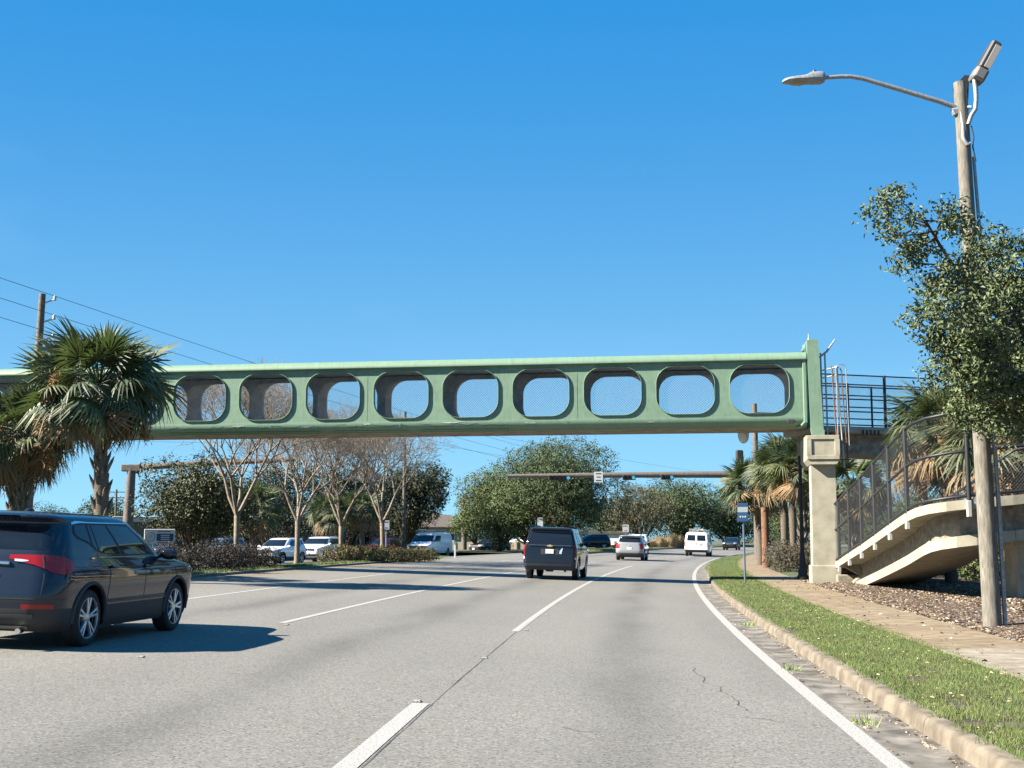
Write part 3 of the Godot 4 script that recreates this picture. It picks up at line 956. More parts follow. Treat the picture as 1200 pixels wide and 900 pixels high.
func build_ramp() -> void:
	var outer := []
	for a in [[11.0, 0.16, 47.0], [10.55, 0.48, 43.5], [10.13, 0.82, 40.05], [9.84, 1.06, 37.7], [9.55, 1.30, 35.3], [9.23, 1.55, 32.85], [8.93, 1.80, 30.5], [8.68, 2.04, 28.3], [8.68, 2.12, 27.65], [8.80, 2.18, 27.2], [9.08, 2.23, 26.88], [9.50, 2.28, 26.72], [10.4, 2.36, 26.65], [12.2, 2.52, 26.7], [14.4, 2.72, 26.9]]:
		outer.append(w3(a))
	var inner := []
	for a in [[13.3, 47.2], [12.85, 43.8], [12.43, 40.3], [12.13, 38.0], [11.85, 35.6], [11.53, 33.1], [11.25, 30.8], [11.08, 29.5], [11.08, 29.3], [11.10, 29.2], [11.14, 29.12], [11.2, 29.06], [11.4, 29.0], [12.2, 29.0], [14.4, 29.1]]:
		inner.append(Vector3(a[0], 0, -a[1]))
	for i in inner.size(): inner[i].y = outer[i].y
	var r := thing("access_ramp", "curved concrete access ramp climbing beside the sidewalk", "ramp")
	# slab
	var g := Geo.new()
	var rows := []
	for i in outer.size():
		var o: Vector3 = outer[i]; var n: Vector3 = inner[i]
		var t := (n - o).normalized()
		rows.append([o, n, t])
	var prof := [[0.0, -0.19], [0.0, -0.02], [0.02, 0.0]]
	for i in rows.size() - 1:
		var a: Vector3 = rows[i][0]; var b2: Vector3 = rows[i + 1][0]
		var c: Vector3 = rows[i][1]; var d: Vector3 = rows[i + 1][1]
		var dn := Vector3(0, -0.2, 0)
		g.quad(a, c, d, b2)
		g.quad(a + dn, b2 + dn, d + dn, c + dn)
		g.quad(a, b2, b2 + dn, a + dn)
		g.quad(c, c + dn, d + dn, d)
	obj(g, "slab", M.concrete, r)
	# beam web under the slab and its pale bottom flange, both set back from the edge
	for part in 2:
		var inset: float = 0.62 if part == 0 else 0.44
		var top: float = 0.2 if part == 0 else 0.72
		var bot: float = 0.74 if part == 0 else 0.95
		g = Geo.new()
		for i in range(2, rows.size() - 1):
			var q := []
			for k in [i, i + 1]:
				var o: Vector3 = rows[k][0]; var n: Vector3 = rows[k][1]; var t: Vector3 = rows[k][2]
				var p0 := o + t * inset; var p1 := n - t * inset
				q.append([Vector3(p0.x, maxf(o.y - top, -0.1), p0.z), Vector3(p0.x, maxf(o.y - bot, -0.12), p0.z), Vector3(p1.x, maxf(o.y - bot, -0.12), p1.z), Vector3(p1.x, maxf(o.y - top, -0.1), p1.z)])
			if part == 1 and (q[1][0] - q[0][0]).length() > 1.0:
				# an open joint at each end of the cast length
				var e0: Vector3 = (q[1][0] - q[0][0]).normalized() * 0.008
				for e in 4:
					q[0][e] += e0; q[1][e] -= e0
			for e in 4:
				g.quad(q[0][e], q[1][e], q[1][(e + 1) % 4], q[0][(e + 1) % 4])
			g.quad(q[0][0], q[0][1], q[0][2], q[0][3]); g.quad(q[1][3], q[1][2], q[1][1], q[1][0])
			if part == 1:
				obj(g, "beam_flange", M.concrete, r)
				g = Geo.new()
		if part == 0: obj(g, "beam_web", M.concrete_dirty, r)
	# column that carries the turn
	g = Geo.new()
	g.box(Vector3(11.25, 0.75, -28.0), Vector3(0.9, 1.6, 0.7), Basis.IDENTITY, 0.02)
	g.box(Vector3(11.25, 1.42, -28.0), Vector3(1.1, 0.3, 0.95), Basis.IDENTITY, 0.02)
	obj(g, "column", M.concrete, r)
	g = Geo.new()
	g.box(Vector3(10.6, 0.1, -41.0), Vector3(0.7, 0.5, 1.2), Basis(Vector3.UP, -0.12), 0.02)
	g.prism(PackedVector2Array([Vector2(0, 0), Vector2(1.1, 0), Vector2(1.1, 0.75), Vector2(0, 0.75), Vector2(0, 0.62), Vector2(0.4, 0.4)]), 0.5, Transform3D(Basis(Vector3.UP, -0.12), Vector3(10.3, -0.05, -40.0)))
	obj(g, "abutment", M.concrete_dirty, r)
	# fences on both edges
	var fo := []
	for i in range(1, outer.size()):
		fo.append(outer[i] + Vector3(rows[i][2].x, 0, rows[i][2].z) * 0.03)
	rail_fence("ramp_fence", "black chain-link fence on the road side of the curved ramp", fo, 1.83, [1.0, 0.55, 0.04], [0, 1, 2, 3, 4, 5, 6, 10, 12, 13], 0.075, true)
	var fi := []
	for i in range(1, inner.size()):
		if i in [8, 9, 10, 11]: continue
		fi.append(inner[i] - Vector3(rows[i][2].x, 0, rows[i][2].z) * 0.05)
	rail_fence("ramp_fence", "black chain-link fence on the inner side of the curved ramp", fi, 1.1, [1.0, 0.04], [0, 1, 2, 3, 4, 5, 6, 8], 0.085)
	# upper landing from the bridge end
	var u := thing("bridge_landing", "raised concrete landing slab joining the bridge end above the pier", "landing", Vector3(10.12, 0, -41.95), 0.31)
	g = Geo.new()
	g.box(Vector3(4.6, 5.06, -1.2), Vector3(9.2, 0.22, 2.4), Basis.IDENTITY, 0.02)
	obj(g, "slab", M.concrete, u)
	g = Geo.new()
	g.prism(PackedVector2Array([Vector2(0.3, 4.3), Vector2(9.0, 4.05), Vector2(9.0, 4.945), Vector2(0.3, 4.945)]), 1.6, Transform3D(Basis.IDENTITY, Vector3(0, 0, -2.0)))
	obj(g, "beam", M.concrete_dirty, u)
	g = Geo.new()
	g.box(Vector3(8.6, 2.1, -1.2), Vector3(0.8, 3.9, 1.0), Basis.IDENTITY, 0.03)
	obj(g, "column", M.concrete, u)
	for k in 5:
		g = Geo.new()
		g.box(Vector3(1.62 + k * 0.15, 4.98, 0.012), Vector3(0.06, 0.17, 0.03))
		obj(g, "drain_slot", M.black, u)
	var ba := Basis(Vector3.UP, 0.31)
	for zz in [0.05, 2.3]:
		var lf := []
		for x in [0.1, 2.05, 2.55, 5.0, 7.4, 9.1]:
			lf.append(Vector3(10.12, 5.17, -41.95) + ba * Vector3(x, 0, -zz))
		rail_fence("landing_fence", "black mesh railing along the %s edge of the raised landing" % ("road-facing" if zz < 1 else "rear"), lf, 1.72, [1.0, 0.77, 0.53, 0.29, 0.03], [0, 2, 3, 4, 5] if zz < 1 else [0, 2, 4], 0.085, false, 0.024)
	g = Geo.new()
	var lb := Vector3(10.12, 5.17, -41.95) + ba * Vector3(2.0, 0, 0.0)
	g.tube([lb, lb + Vector3(0, 1.35, 0)], [0.035, 0.035], 8)
	var sp := obj(g, "railing_post", M.fence)
	tag(sp, "short black steel post bolted outside the landing railing", "post")
	# conduits climbing past the landing
	var cd := thing("conduit_rack", "white and rusty conduit pipes rising past the raised landing", "pipe", Vector3(10.5, 0, -41.3))
	for q in [[-0.06, M.rust, 7.05, 0.024], [0.10, M.pale_metal, 7.05, 0.032], [0.24, M.rust, 7.0, 0.02]]:
		g = Geo.new()
		g.tube([Vector3(q[0] + 0.12, 3.75, 0), Vector3(q[0] + 0.02, 5.6, 0), Vector3(q[0] - 0.02, q[2] - 0.12, 0), Vector3(q[0] - 0.06, q[2], -0.05)], [q[3], q[3], q[3], q[3]], 8)
		obj(g, "pipe", q[1], cd)
	g = Geo.new()
	var arch := []
	for i in 9:
		var a := PI * i / 8.0
		arch.append(Vector3(0.20 - 0.16 * cos(a), 6.95 + 0.16 * sin(a), 0.03))
	arch.push_front(Vector3(0.04, 4.3, 0.03)); arch.append(Vector3(0.40, 4.3, 0.03))
	var rr := []
	for i in arch.size(): rr.append(0.016)
	g.tube(arch, rr, 6)
	obj(g, "pipe_loop", M.galv, cd)
	for y in [7.0, 6.75]:
		g = Geo.new()
		g.tube([Vector3(-0.45, y - 0.1, -0.1), Vector3(0.02, y, 0), Vector3(0.14, y, 0)], [0.025, 0.025, 0.025], 8)
		obj(g, "arm", M.pale_metal, cd)
	for y in [4.55, 4.0]:
		g = Geo.new()
		g.tube([Vector3(-0.9, y, 0.1), Vector3(0.5, y, 0.0)], [0.018, 0.018], 6)
		obj(g, "bracket", M.rust, cd)
	# slim steel posts and a brace between bridge end and landing
	var ep := thing("steel_gate_post", "slim grey steel posts between bridge end post and landing", "post", Vector3(10.16, 0, -41.45))
	for x in [-0.05, 0.09]:
		g = Geo.new()
		g.tube([Vector3(x, 4.73, 0), Vector3(x - 0.02, 7.5, 0)], [0.028, 0.028], 8)
		obj(g, "post", M.galv, ep)
	g = Geo.new()
	g.tube([Vector3(-0.12, 7.35, 0), Vector3(0.14, 7.55, 0), Vector3(0.42, 7.95, 0)], [0.03, 0.035, 0.02], 8)
	obj(g, "brace", M.galv, ep)

# ---------------------------------------------------------------- poles, lamps, signals, signs
func build_street_light() -> void:
	var p := thing("street_light", "tall weathered wooden pole with street light arm and floodlight", "street light", Vector3(7.58, 0.1, -20.5))
	var g := Geo.new()
	var top := Vector3(-0.14, 8.88, 0)
	g.tube([Vector3(0, -0.1, 0), Vector3(-0.02, 1.5, 0), Vector3(-0.08, 5.0, 0), top], [0.145, 0.138, 0.122, 0.105], 20)
	obj(g, "pole", M.pole_wood, p)
	g = Geo.new()
	g.tube([Vector3(0.19, 0.0, 0.03), Vector3(0.17, 2.0, 0.03), Vector3(0.08, 6.0, 0.03), Vector3(0.02, 7.6, 0.03)], [0.035, 0.035, 0.03, 0.026], 10)
	obj(g, "conduit", M.galv, p)
	# arm
	g = Geo.new()
	g.tube([Vector3(-0.16, 8.42, 0.02), Vector3(-0.5, 8.55, 0.02), Vector3(-1.2, 8.77, 0.02), Vector3(-1.75, 8.94, 0.02), Vector3(-1.95, 8.975, 0.02), Vector3(-2.12, 8.975, 0.02), Vector3(-2.42, 8.955, 0.02)], [0.042, 0.042, 0.04, 0.037, 0.036, 0.035, 0.034], 12)
	var arm := obj(g, "arm", M.galv, p)
	g = Geo.new()
	g.tube([Vector3(-0.30, 8.38, 0.02), Vector3(-0.12, 8.44, 0.02), Vector3(0.0, 8.42, 0.1)], [0.05, 0.05, 0.03], 8)
	g.box(Vector3(-0.24, 8.36, 0.02), Vector3(0.12, 0.10, 0.10), Basis(Vector3.BACK, 0.4), 0.02)
	obj(g, "arm_bracket", M.galv, arm)
	g = Geo.new()
	g.tube([Vector3(-0.17, 8.36, 0.06), Vector3(-0.15, 8.1, 0.08), Vector3(-0.16, 7.9, 0.10), Vector3(-0.12, 7.78, 0.12), Vector3(-0.06, 7.8, 0.13)], [0.036, 0.036, 0.036, 0.034, 0.03], 10)
	obj(g, "cable_elbow", M.galv, arm)
	# cobra head lamp
	g = Geo.new()
	var rows := []
	for q in [[-2.38, 0.03, 0.03, 8.96], [-2.40, 0.08, 0.075, 8.945], [-2.46, 0.11, 0.09, 8.93], [-2.62, 0.12, 0.085, 8.925], [-2.70, 0.135, 0.06, 8.91], [-2.85, 0.14, 0.05, 8.905], [-3.0, 0.12, 0.04, 8.895], [-3.07, 0.08, 0.028, 8.887], [-3.10, 0.01, 0.01, 8.88]]:
		var row := PackedVector3Array()
		for k in 17:
			var a := TAU * (k % 16) / 16.0
			row.append(Vector3(q[0], q[3] + sin(a) * q[2] * (1.5 if sin(a) > 0 else 0.95), 0.02 + cos(a) * q[1]))
		rows.append(row)
	g.grid(rows, false)
	var head := obj(g, "lamp_head", M.galv, p)
	g = Geo.new()
	rows = []
	for q in [[-2.66, 0.01, 0.005], [-2.69, 0.09, 0.03], [-2.8, 0.11, 0.055], [-2.92, 0.10, 0.05], [-3.02, 0.06, 0.025], [-3.05, 0.01, 0.005]]:
		var row := PackedVector3Array()
		for k in 9:
			var a := PI * k / 8.0
			row.append(Vector3(q[0], 8.878 - sin(a) * q[2], 0.02 + cos(a) * q[1]))
		rows.append(row)
	g.grid(rows, true)
	obj(g, "lamp_lens", mat(0.24, 0.23, 0.20, 0.25), head)
	g = Geo.new()
	g.lathe([[0.035, 9.02], [0.035, 9.06], [0.022, 9.09], [0.0, 9.095]], 10, Transform3D(Basis.IDENTITY, Vector3(-2.56, 0, 0.02)))
	obj(g, "photocell", M.dark_metal, head)
	# floodlight aimed up and away, on a pipe at the pole's top
	var fb := Basis(Vector3.BACK, -0.52)
	g = Geo.new()
	g.box(Vector3(0.33, 9.30, 0.02), Vector3(0.17, 0.55, 0.30), fb, 0.03)
	var fl := obj(g, "floodlight", M.dark_metal, p)
	g = Geo.new()
	g.box(Vector3(0.36, 9.26, 0.178), Vector3(0.11, 0.44, 0.012), fb, 0.004)
	obj(g, "floodlight_glass", mat(0.30, 0.27, 0.24, 0.3), fl)
	g = Geo.new()
	g.box(Vector3(0.16, 8.98, 0.04), Vector3(0.22, 0.24, 0.26), fb, 0.03)
	g.box(Vector3(0.16, 8.98, 0.175), Vector3(0.15, 0.17, 0.02), fb, 0.01)
	obj(g, "ballast_box", mat(0.14, 0.135, 0.13, 0.6), fl)
	g = Geo.new()
	g.prism(PackedVector2Array([Vector2(-0.22, 8.82), Vector2(-0.02, 9.05), Vector2(0.06, 9.04), Vector2(0.02, 8.60), Vector2(-0.02, 8.6), Vector2(-0.02, 8.86), Vector2(-0.2, 8.72)]), 0.05, Transform3D(Basis.IDENTITY, Vector3(0, 0, -0.15)))
	obj(g, "bracket", M.dark_metal, fl)
	g = Geo.new()
	g.tube([Vector3(0.07, 8.9, 0.08), Vector3(0.08, 8.72, 0.1), Vector3(0.075, 8.55, 0.11), Vector3(0.05, 8.38, 0.12), Vector3(-0.03, 8.26, 0.13), Vector3(-0.08, 8.12, 0.13)], [0.035, 0.04, 0.036, 0.036, 0.036, 0.034], 10)
	obj(g, "pipe_elbow", M.galv, fl)
	g = Geo.new()
	g.tube([Vector3(-0.03, 8.1, 0.12), Vector3(0.0, 7.9, 0.13), Vector3(-0.02, 7.75, 0.12), Vector3(0.03, 7.5, 0.09)], [0.012, 0.012, 0.012, 0.012], 6)
	obj(g, "cable", M.black, fl)

func build_lamp_post() -> void:
	var p := thing("lamp_post", "black ornamental lamp post with hanging lantern behind the pier", "lamp post", Vector3(9.95, 0.07, -44.25))
	var g := Geo.new()
	g.lathe([[0.20, 0], [0.20, 0.12], [0.20, 0.12], [0.15, 0.2], [0.17, 0.26], [0.12, 0.42], [0.10, 0.7], [0.075, 1.0], [0.065, 3.0], [0.055, 5.8], [0.07, 5.85], [0.03, 5.95], [0.0, 6.05]], 16)
	obj(g, "post", M.black, p)
	g = Geo.new()
	g.tube([Vector3(0, 5.55, 0), Vector3(-0.6, 5.72, 0), Vector3(-1.4, 5.74, 0), Vector3(-1.86, 5.62, 0), Vector3(-1.93, 5.20, 0)], [0.03, 0.03, 0.028, 0.026, 0.026], 8)
	obj(g, "arm", M.black, p)
	var at := Transform3D(Basis.IDENTITY, Vector3(-1.93, 4.80, 0))
	g = Geo.new()
	g.lathe([[0.03, 0.42], [0.06, 0.40], [0.08, 0.32], [0.20, 0.27], [0.22, 0.24], [0.20, 0.225]], 16, at)
	var l := obj(g, "lantern_cap", M.black, p)
	g = Geo.new()
	g.lathe([[0.19, 0.225], [0.195, 0.12], [0.16, -0.02], [0.09, -0.1], [0.02, -0.13]], 16, at)
	obj(g, "lantern_globe", mat(0.55, 0.58, 0.60, 0.2), l)

func build_far_lantern() -> void:
	var p := thing("street_lantern", "distant dark street lantern with curved arm beside the hip-roofed building", "street lamp", Vector3(-9.6, -0.1, -135))
	var g := Geo.new()
	g.tube([Vector3(0, -0.2, 0), Vector3(0, 4.9, 0)], [0.09, 0.06], 8)
	obj(g, "post", M.black, p)
	g = Geo.new()
	g.tube([Vector3(0, 4.7, 0), Vector3(0.6, 5.0, 0), Vector3(1.3, 5.55, 0), Vector3(1.7, 5.6, 0), Vector3(1.78, 5.35, 0)], [0.04, 0.04, 0.04, 0.035, 0.035], 6)
	obj(g, "arm", M.black, p)
	g = Geo.new()
	g.lathe([[0.05, 0.3], [0.22, 0.1], [0.26, 0.0], [0.2, -0.25], [0.08, -0.4]], 12, Transform3D(Basis.IDENTITY, Vector3(1.78, 5.15, 0)))
	obj(g, "lantern", M.dark_metal, p)

func signal_head(n: int, lit: int, at: Vector3, parent: Node3D) -> void:
	var h := node("signal_head", parent, at)
	var g := Geo.new()
	var w := n * 0.30
	g.box(Vector3(0, 0, 0), Vector3(w, 0.33, 0.2), Basis.IDENTITY, 0.03)
	obj(g, "housing", M.black, h)
	for k in n:
		var x := -w / 2 + 0.15 + k * 0.30
		g = Geo.new()
		g.lathe([[0.0, 0.0], [0.10, 0.005], [0.12, 0.0]], 16, Transform3D(Basis(Vector3.RIGHT, PI / 2), Vector3(x, 0, 0.105)))
		var m := mat(0.05, 0.02, 0.02, 0.3) if k == 0 else mat(0.06, 0.05, 0.02, 0.3)
		if k == lit:
			m = mat(0.1, 0.5, 0.55, 0.4)
			m.emission_enabled = true
			m.emission = lin(0.10, 0.55, 0.80)
			m.emission_energy_multiplier = 0.16
		obj(g, "signal_lens", m, h)
		g = Geo.new()
		var rows := []
		for z in [0.1, 0.3]:
			var row := PackedVector3Array()
			for i in 13:
				var a := lerpf(-0.5, PI + 0.5, i / 12.0)
				row.append(Vector3(x + cos(a) * 0.135, sin(a) * 0.135, z))
			rows.append(row)
		g.grid(rows)
		obj(g, "visor", M.black, h)

func build_signals() -> void:
	# mast arm reaching from the right, its pole behind the palms
	var at := Vector3(16.75, 0.1, -88)
	var p := thing("signal_mast", "brown mast arm with three green traffic signals over the lanes", "traffic signal", at)
	var g := Geo.new()
	g.tube([Vector3(0, 0, 0), Vector3(0, 5.5, 0), Vector3(0, 10.65, 0)], [0.24, 0.21, 0.18], 14)
	obj(g, "pole", M.mast, p)
	g = Geo.new()
	g.tube([Vector3(0, 5.78, 0), Vector3(-8, 5.74, 0), Vector3(-17.05, 5.66, 0)], [0.25, 0.20, 0.13], 12)
	obj(g, "mast_arm", M.mast, p)
	signal_head(5, 4, Vector3(3.25, 5.62, -87.72) - at, p)
	signal_head(3, 2, Vector3(8.0, 5.64, -87.68) - at, p)
	signal_head(3, 2, Vector3(10.62, 5.66, -87.68) - at, p)
	sign_plate(p, "lane_sign", Vector3(5.92, 5.68, -87.7) - at, 0.60, 0.72, 3)
	g = Geo.new()
	g.box(Vector3(-1.1, 7.0, 0.0), Vector3(0.5, 0.9, 0.35), Basis.IDENTITY, 0.08)
	obj(g, "side_signal", M.black, p)
	g = Geo.new()
	g.tube([Vector3(-1.82, 5.7, 0.05), Vector3(-1.82, 5.25, 0.05)], [0.03, 0.03], 6)
	var h := obj(g, "hanger", M.black, p)
	g = Geo.new()
	g.lathe([[0.04, 0.45], [0.09, 0.36], [0.12, 0.2], [0.20, 0.14], [0.2, 0.1]], 12, Transform3D(Basis.IDENTITY, Vector3(-1.82, 4.85, 0.05)))
	obj(g, "lantern_cap", M.black, h)
	g = Geo.new()
	g.lathe([[0.18, 0.1], [0.17, 0.0], [0.10, -0.14], [0.02, -0.2]], 12, Transform3D(Basis.IDENTITY, Vector3(-1.82, 4.85, 0.05)))
	obj(g, "lantern_globe", mat(0.42, 0.44, 0.45, 0.2), h)
	# rusty post by the palms
	g = Geo.new()
	g.tube([Vector3(0, 0, 0), Vector3(-0.02, 2.9, 0)], [0.20, 0.18], 12)
	var rp_ := obj(g, "timber_post", M.rust_pole)
	rp_.position = Vector3(12.3, 0.1, -62.5)
	tag(rp_, "reddish brown timber post beside the sidewalk palms", "post")
	# mast on the opposite side, reaching right behind the bare trees
	p = thing("signal_mast", "tapered brown mast with long bare arm behind the magnolia", "mast", Vector3(-19.7, 0.0, -66))
	g = Geo.new()
	g.tube([Vector3(0, -0.3, 0), Vector3(0.02, 2.6, 0), Vector3(0.1, 5.12, 0)], [0.31, 0.27, 0.22], 12)
	obj(g, "pole", M.mast, p)
	g = Geo.new()
	g.tube([Vector3(-0.25, 5.1, 0), Vector3(3.0, 5.28, 0), Vector3(6.0, 5.43, 0), Vector3(8.6, 5.55, 0)], [0.17, 0.155, 0.14, 0.11], 12)
	obj(g, "mast_arm", M.mast, p)
	g = Geo.new()
	g.box(Vector3(0.1, 5.1, 0), Vector3(1.0, 0.36, 0.42), Basis.IDENTITY, 0.04)
	g.box(Vector3(0.45, 4.92, 0), Vector3(0.3, 0.2, 0.3), Basis.IDENTITY, 0.03)
	obj(g, "arm_joint", M.mast, p)
	# far mast beyond the junction
	p = thing("signal_mast", "distant dark signal mast with short arm beyond the junction", "mast", Vector3(-5.2, 0.0, -140))
	g = Geo.new()
	g.tube([Vector3(0, -0.3, 0), Vector3(0, 6.2, 0)], [0.32, 0.26], 10)
	obj(g, "pole", M.mast, p)
	g = Geo.new()
	g.tube([Vector3(0, 6.0, 0), Vector3(4.5, 5.98, 0)], [0.16, 0.1], 8)
	obj(g, "mast_arm", M.mast, p)

func sign_plate(parent: Node3D, called: String, at: Vector3, w: float, h: float, bars: int, m: Material = null) -> void:
	var g := Geo.new()
	g.box(at, Vector3(w, h, 0.02), Basis.IDENTITY, 0.004)
	var s := obj(g, called, m if m != null else M.white_sign, parent)
	for k in bars:
		g = Geo.new()
		var y := at.y + h * (0.32 - 0.64 * k / maxf(1, bars - 1))
		g.box(Vector3(at.x, y, at.z + 0.013), Vector3(w * (0.62 if k % 2 == 0 else 0.45), h * 0.09, 0.006))
		obj(g, "print", M.dark_metal, s)

func post_sign(label: String, at: Vector3, high: float, w: float, h: float, bars: int, turn := 0.0, m: Material = null) -> void:
	var p := thing("road_sign", label, "sign", at, turn)
	var g := Geo.new()
	g.tube([Vector3.ZERO, Vector3(0, high, 0)], [0.035, 0.035], 6)
	obj(g, "post", M.galv, p)
	sign_plate(p, "plate", Vector3(0, high - h / 2, 0.05), w, h, bars, m)

func build_signs() -> void:
	# bus stop sign: blue plate with a pale band
	var p := thing("bus_stop_sign", "blue and white bus stop sign on slim blue post", "sign", Vector3(7.53, 0.05, -41.95), -0.08)
	var g := Geo.new()
	g.tube([Vector3(0.03, -0.1, 0), Vector3(0, 2.55, 0)], [0.035, 0.03], 8)
	obj(g, "post", mat(0.10, 0.14, 0.19, 0.45, 0.3), p)
	g = Geo.new()
	g.box(Vector3(-0.01, 2.27, 0.05), Vector3(0.33, 0.60, 0.02), Basis.IDENTITY, 0.006)
	var plate := obj(g, "plate", M.blue_sign, p)
	g = Geo.new()
	g.box(Vector3(-0.01, 2.36, 0.063), Vector3(0.325, 0.17, 0.006))
	obj(g, "pale_band", mat(0.32, 0.38, 0.40, 0.5), plate)
	g = Geo.new()
	for x in [-0.09, -0.01, 0.07]:
		g.box(Vector3(x, 2.13, 0.063), Vector3(0.045, 0.05, 0.006), Basis.IDENTITY, 0.002)
	obj(g, "pictogram", M.white_sign, plate)
	# white lane sign by the verge, marker post, signs past the junction
	post_sign("white traffic sign with dark print standing behind the red-tipped hedge", Vector3(-8.4, 0.1, -86), 2.6, 0.42, 0.60, 2, 0.1)
	post_sign("square white sign on a slim post on the island", Vector3(11.3, 0.4, -128), 2.5, 0.62, 0.75, 2)
	post_sign("grey-blue sign on a post beyond the junction, under the broad oak", Vector3(2.55, 0.4, -116), 3.0, 0.5, 0.8, 1)
	var mk := thing("marker_post", "short white marker post with teal tag on the grass nose", "post", Vector3(-3.35, 0.4, -76))
	g = Geo.new()
	g.box(Vector3(0, 0.4, 0), Vector3(0.10, 0.9, 0.06), Basis.IDENTITY, 0.01)
	obj(g, "post", M.white_sign, mk)
	g = Geo.new()
	g.box(Vector3(0, 0.84, 0.035), Vector3(0.13, 0.16, 0.02), Basis.IDENTITY, 0.004)
	obj(g, "tag", mat(0.05, 0.26, 0.24, 0.5), mk)
	# business sign on two posts behind the burgundy hedge: round crest and a blue block of lettering
	var s := thing("roadside_sign", "white roadside sign with round crest and navy lettering block", "sign", Vector3(-14.3, 0.05, -52.3), 0.25)
	g = Geo.new()
	g.box(Vector3(0, 1.5, 0), Vector3(1.2, 0.62, 0.10), Basis.IDENTITY, 0.015)
	var face := obj(g, "face", M.white_sign, s)
	g = Geo.new()
	g.lathe([[0.15, 0.0], [0.19, 0.006], [0.21, 0.0]], 20, Transform3D(Basis(Vector3.RIGHT, PI / 2), Vector3(-0.36, 1.5, 0.053)))
	obj(g, "crest_ring", mat(0.28, 0.30, 0.33, 0.6), face)
	g = Geo.new()
	g.prism(PackedVector2Array([Vector2(-0.08, 0.08), Vector2(0.08, 0.08), Vector2(0.08, -0.02), Vector2(0, -0.11), Vector2(-0.08, -0.02)]), 0.006, Transform3D(Basis.IDENTITY, Vector3(-0.36, 1.5, 0.05)))
	obj(g, "crest_shield", mat(0.35, 0.37, 0.40, 0.6), face)
	g = Geo.new()
	g.box(Vector3(0.22, 1.48, 0.052), Vector3(0.66, 0.30, 0.008))
	obj(g, "lettering_block", mat(0.025, 0.045, 0.11, 0.6), face)
	g = Geo.new()
	for y in [1.56, 1.48, 1.40]:
		g.box(Vector3(0.22, y, 0.058), Vector3(0.34, 0.035, 0.006))
	obj(g, "lettering_line", M.white_sign, face)
	g = Geo.new()
	for y in [1.72, 1.26]:
		g.box(Vector3(0.18, y, 0.053), Vector3(0.5, 0.04, 0.006))
	obj(g, "small_print", mat(0.10, 0.12, 0.18, 0.6), face)
	for x in [-0.5, 0.56]:
		g = Geo.new()
		g.box(Vector3(x, 0.55, 0), Vector3(0.14, 1.4, 0.14), Basis.IDENTITY, 0.01)
		obj(g, "post", M.dark_metal, s)

func build_power_lines() -> void:
	var p := thing("utility_pole", "grey timber utility pole with three insulator arms above palms", "utility pole", Vector3(-28.15, -0.1, -75))
	var g := Geo.new()
	g.tube([Vector3(-0.15, 0, 0), Vector3(0.2, 16.05, 0)], [0.28, 0.19], 10)
	obj(g, "pole", M.far_wood, p)
	var ends := []
	for y in [15.7, 14.55, 13.45]:
		g = Geo.new()
		g.tube([Vector3(0.2, y - 0.25, 0), Vector3(0.75, y - 0.05, 0), Vector3(0.95, y, 0)], [0.05, 0.05, 0.05], 6)
		g.lathe([[0.06, -0.05], [0.11, 0.0], [0.07, 0.08], [0.11, 0.14], [0.05, 0.25]], 8, Transform3D(Basis.IDENTITY, Vector3(0.95, y, 0)))
		obj(g, "insulator_arm", M.pale_metal, p)
		ends.append(Vector3(-28.15 + 0.95, y + 0.12, -75))
	for i in 3:
		wire("power_line", "power line strung from the insulator arms past the palms", [ends[i] + Vector3(-22, 7.0, 30), ends[i], ends[i] + Vector3(36, -1.5, -130)], 0.016, 0.5, "power lines on the utility pole")
	p = thing("utility_pole", "slender timber utility pole rising behind the bare crape trees", "utility pole", Vector3(-9.4, 0, -112))
	g = Geo.new()
	g.tube([Vector3(0, -0.3, 0), Vector3(0, 12.6, 0)], [0.18, 0.13], 8)
	g.box(Vector3(0, 12.0, 0), Vector3(1.6, 0.12, 0.12))
	obj(g, "pole", M.far_wood, p)
	for i in 2:
		wire("power_line", "thin power line crossing low behind the bridge", [Vector3(-60, 13.0 - i * 1.5, -100), Vector3(-9.4, 12.1 - i * 1.9, -112), Vector3(60, 8.0 - i * 0.8, -190)], 0.009, 1.2, "power lines behind the bridge")
	p = thing("utility_pole", "small distant utility pole with crossarms above the treeline", "utility pole", Vector3(-57, 0, -185))
	g = Geo.new()
	g.tube([Vector3(0, -0.3, 0), Vector3(0, 8.6, 0)], [0.2, 0.14], 8)
	g.box(Vector3(0, 8.2, 0), Vector3(2.4, 0.14, 0.14))
	g.box(Vector3(0, 7.4, 0), Vector3(2.4, 0.14, 0.14))
	obj(g, "pole", M.far_wood, p)

func wire(called: String, label: String, via: Array, r: float, sag: float, group: String) -> void:
	var g := Geo.new()
	var pts := []; var rr := []
	for i in via.size() - 1:
		for k in 12:
			var t := k / 12.0
			pts.append(via[i].lerp(via[i + 1], t) + Vector3(0, -sag * 4.0 * t * (1 - t), 0)); rr.append(r)
	pts.append(via[via.size() - 1]); rr.append(r)
	g.tube(pts, rr, 4, false)
	tag(obj(g, called, M.black), label, "cable", group)

# ---------------------------------------------------------------- plants
func rdir() -> Vector3:
	var z := rng.randf_range(-1, 1)
	var a := rng.randf() * TAU
	var s := sqrt(1 - z * z)
	return Vector3(s * cos(a), z, s * sin(a))

func leaf(g: Geo, p: Vector3, n: Vector3, L: float, w: float) -> void:
	var t := n.cross(rdir())
	if t.length_squared() < 0.01: t = n.cross(Vector3.RIGHT)
	t = t.normalized()
	var s := t.cross(n) * w * 0.5
	var m := p + t * L * 0.45
	var lift := n * L * 0.12
	var tip := p + t * L
	# two faces folded along the midrib
	g.tri(p, m + s + lift, tip)
	g.tri(p, tip, m - s + lift)

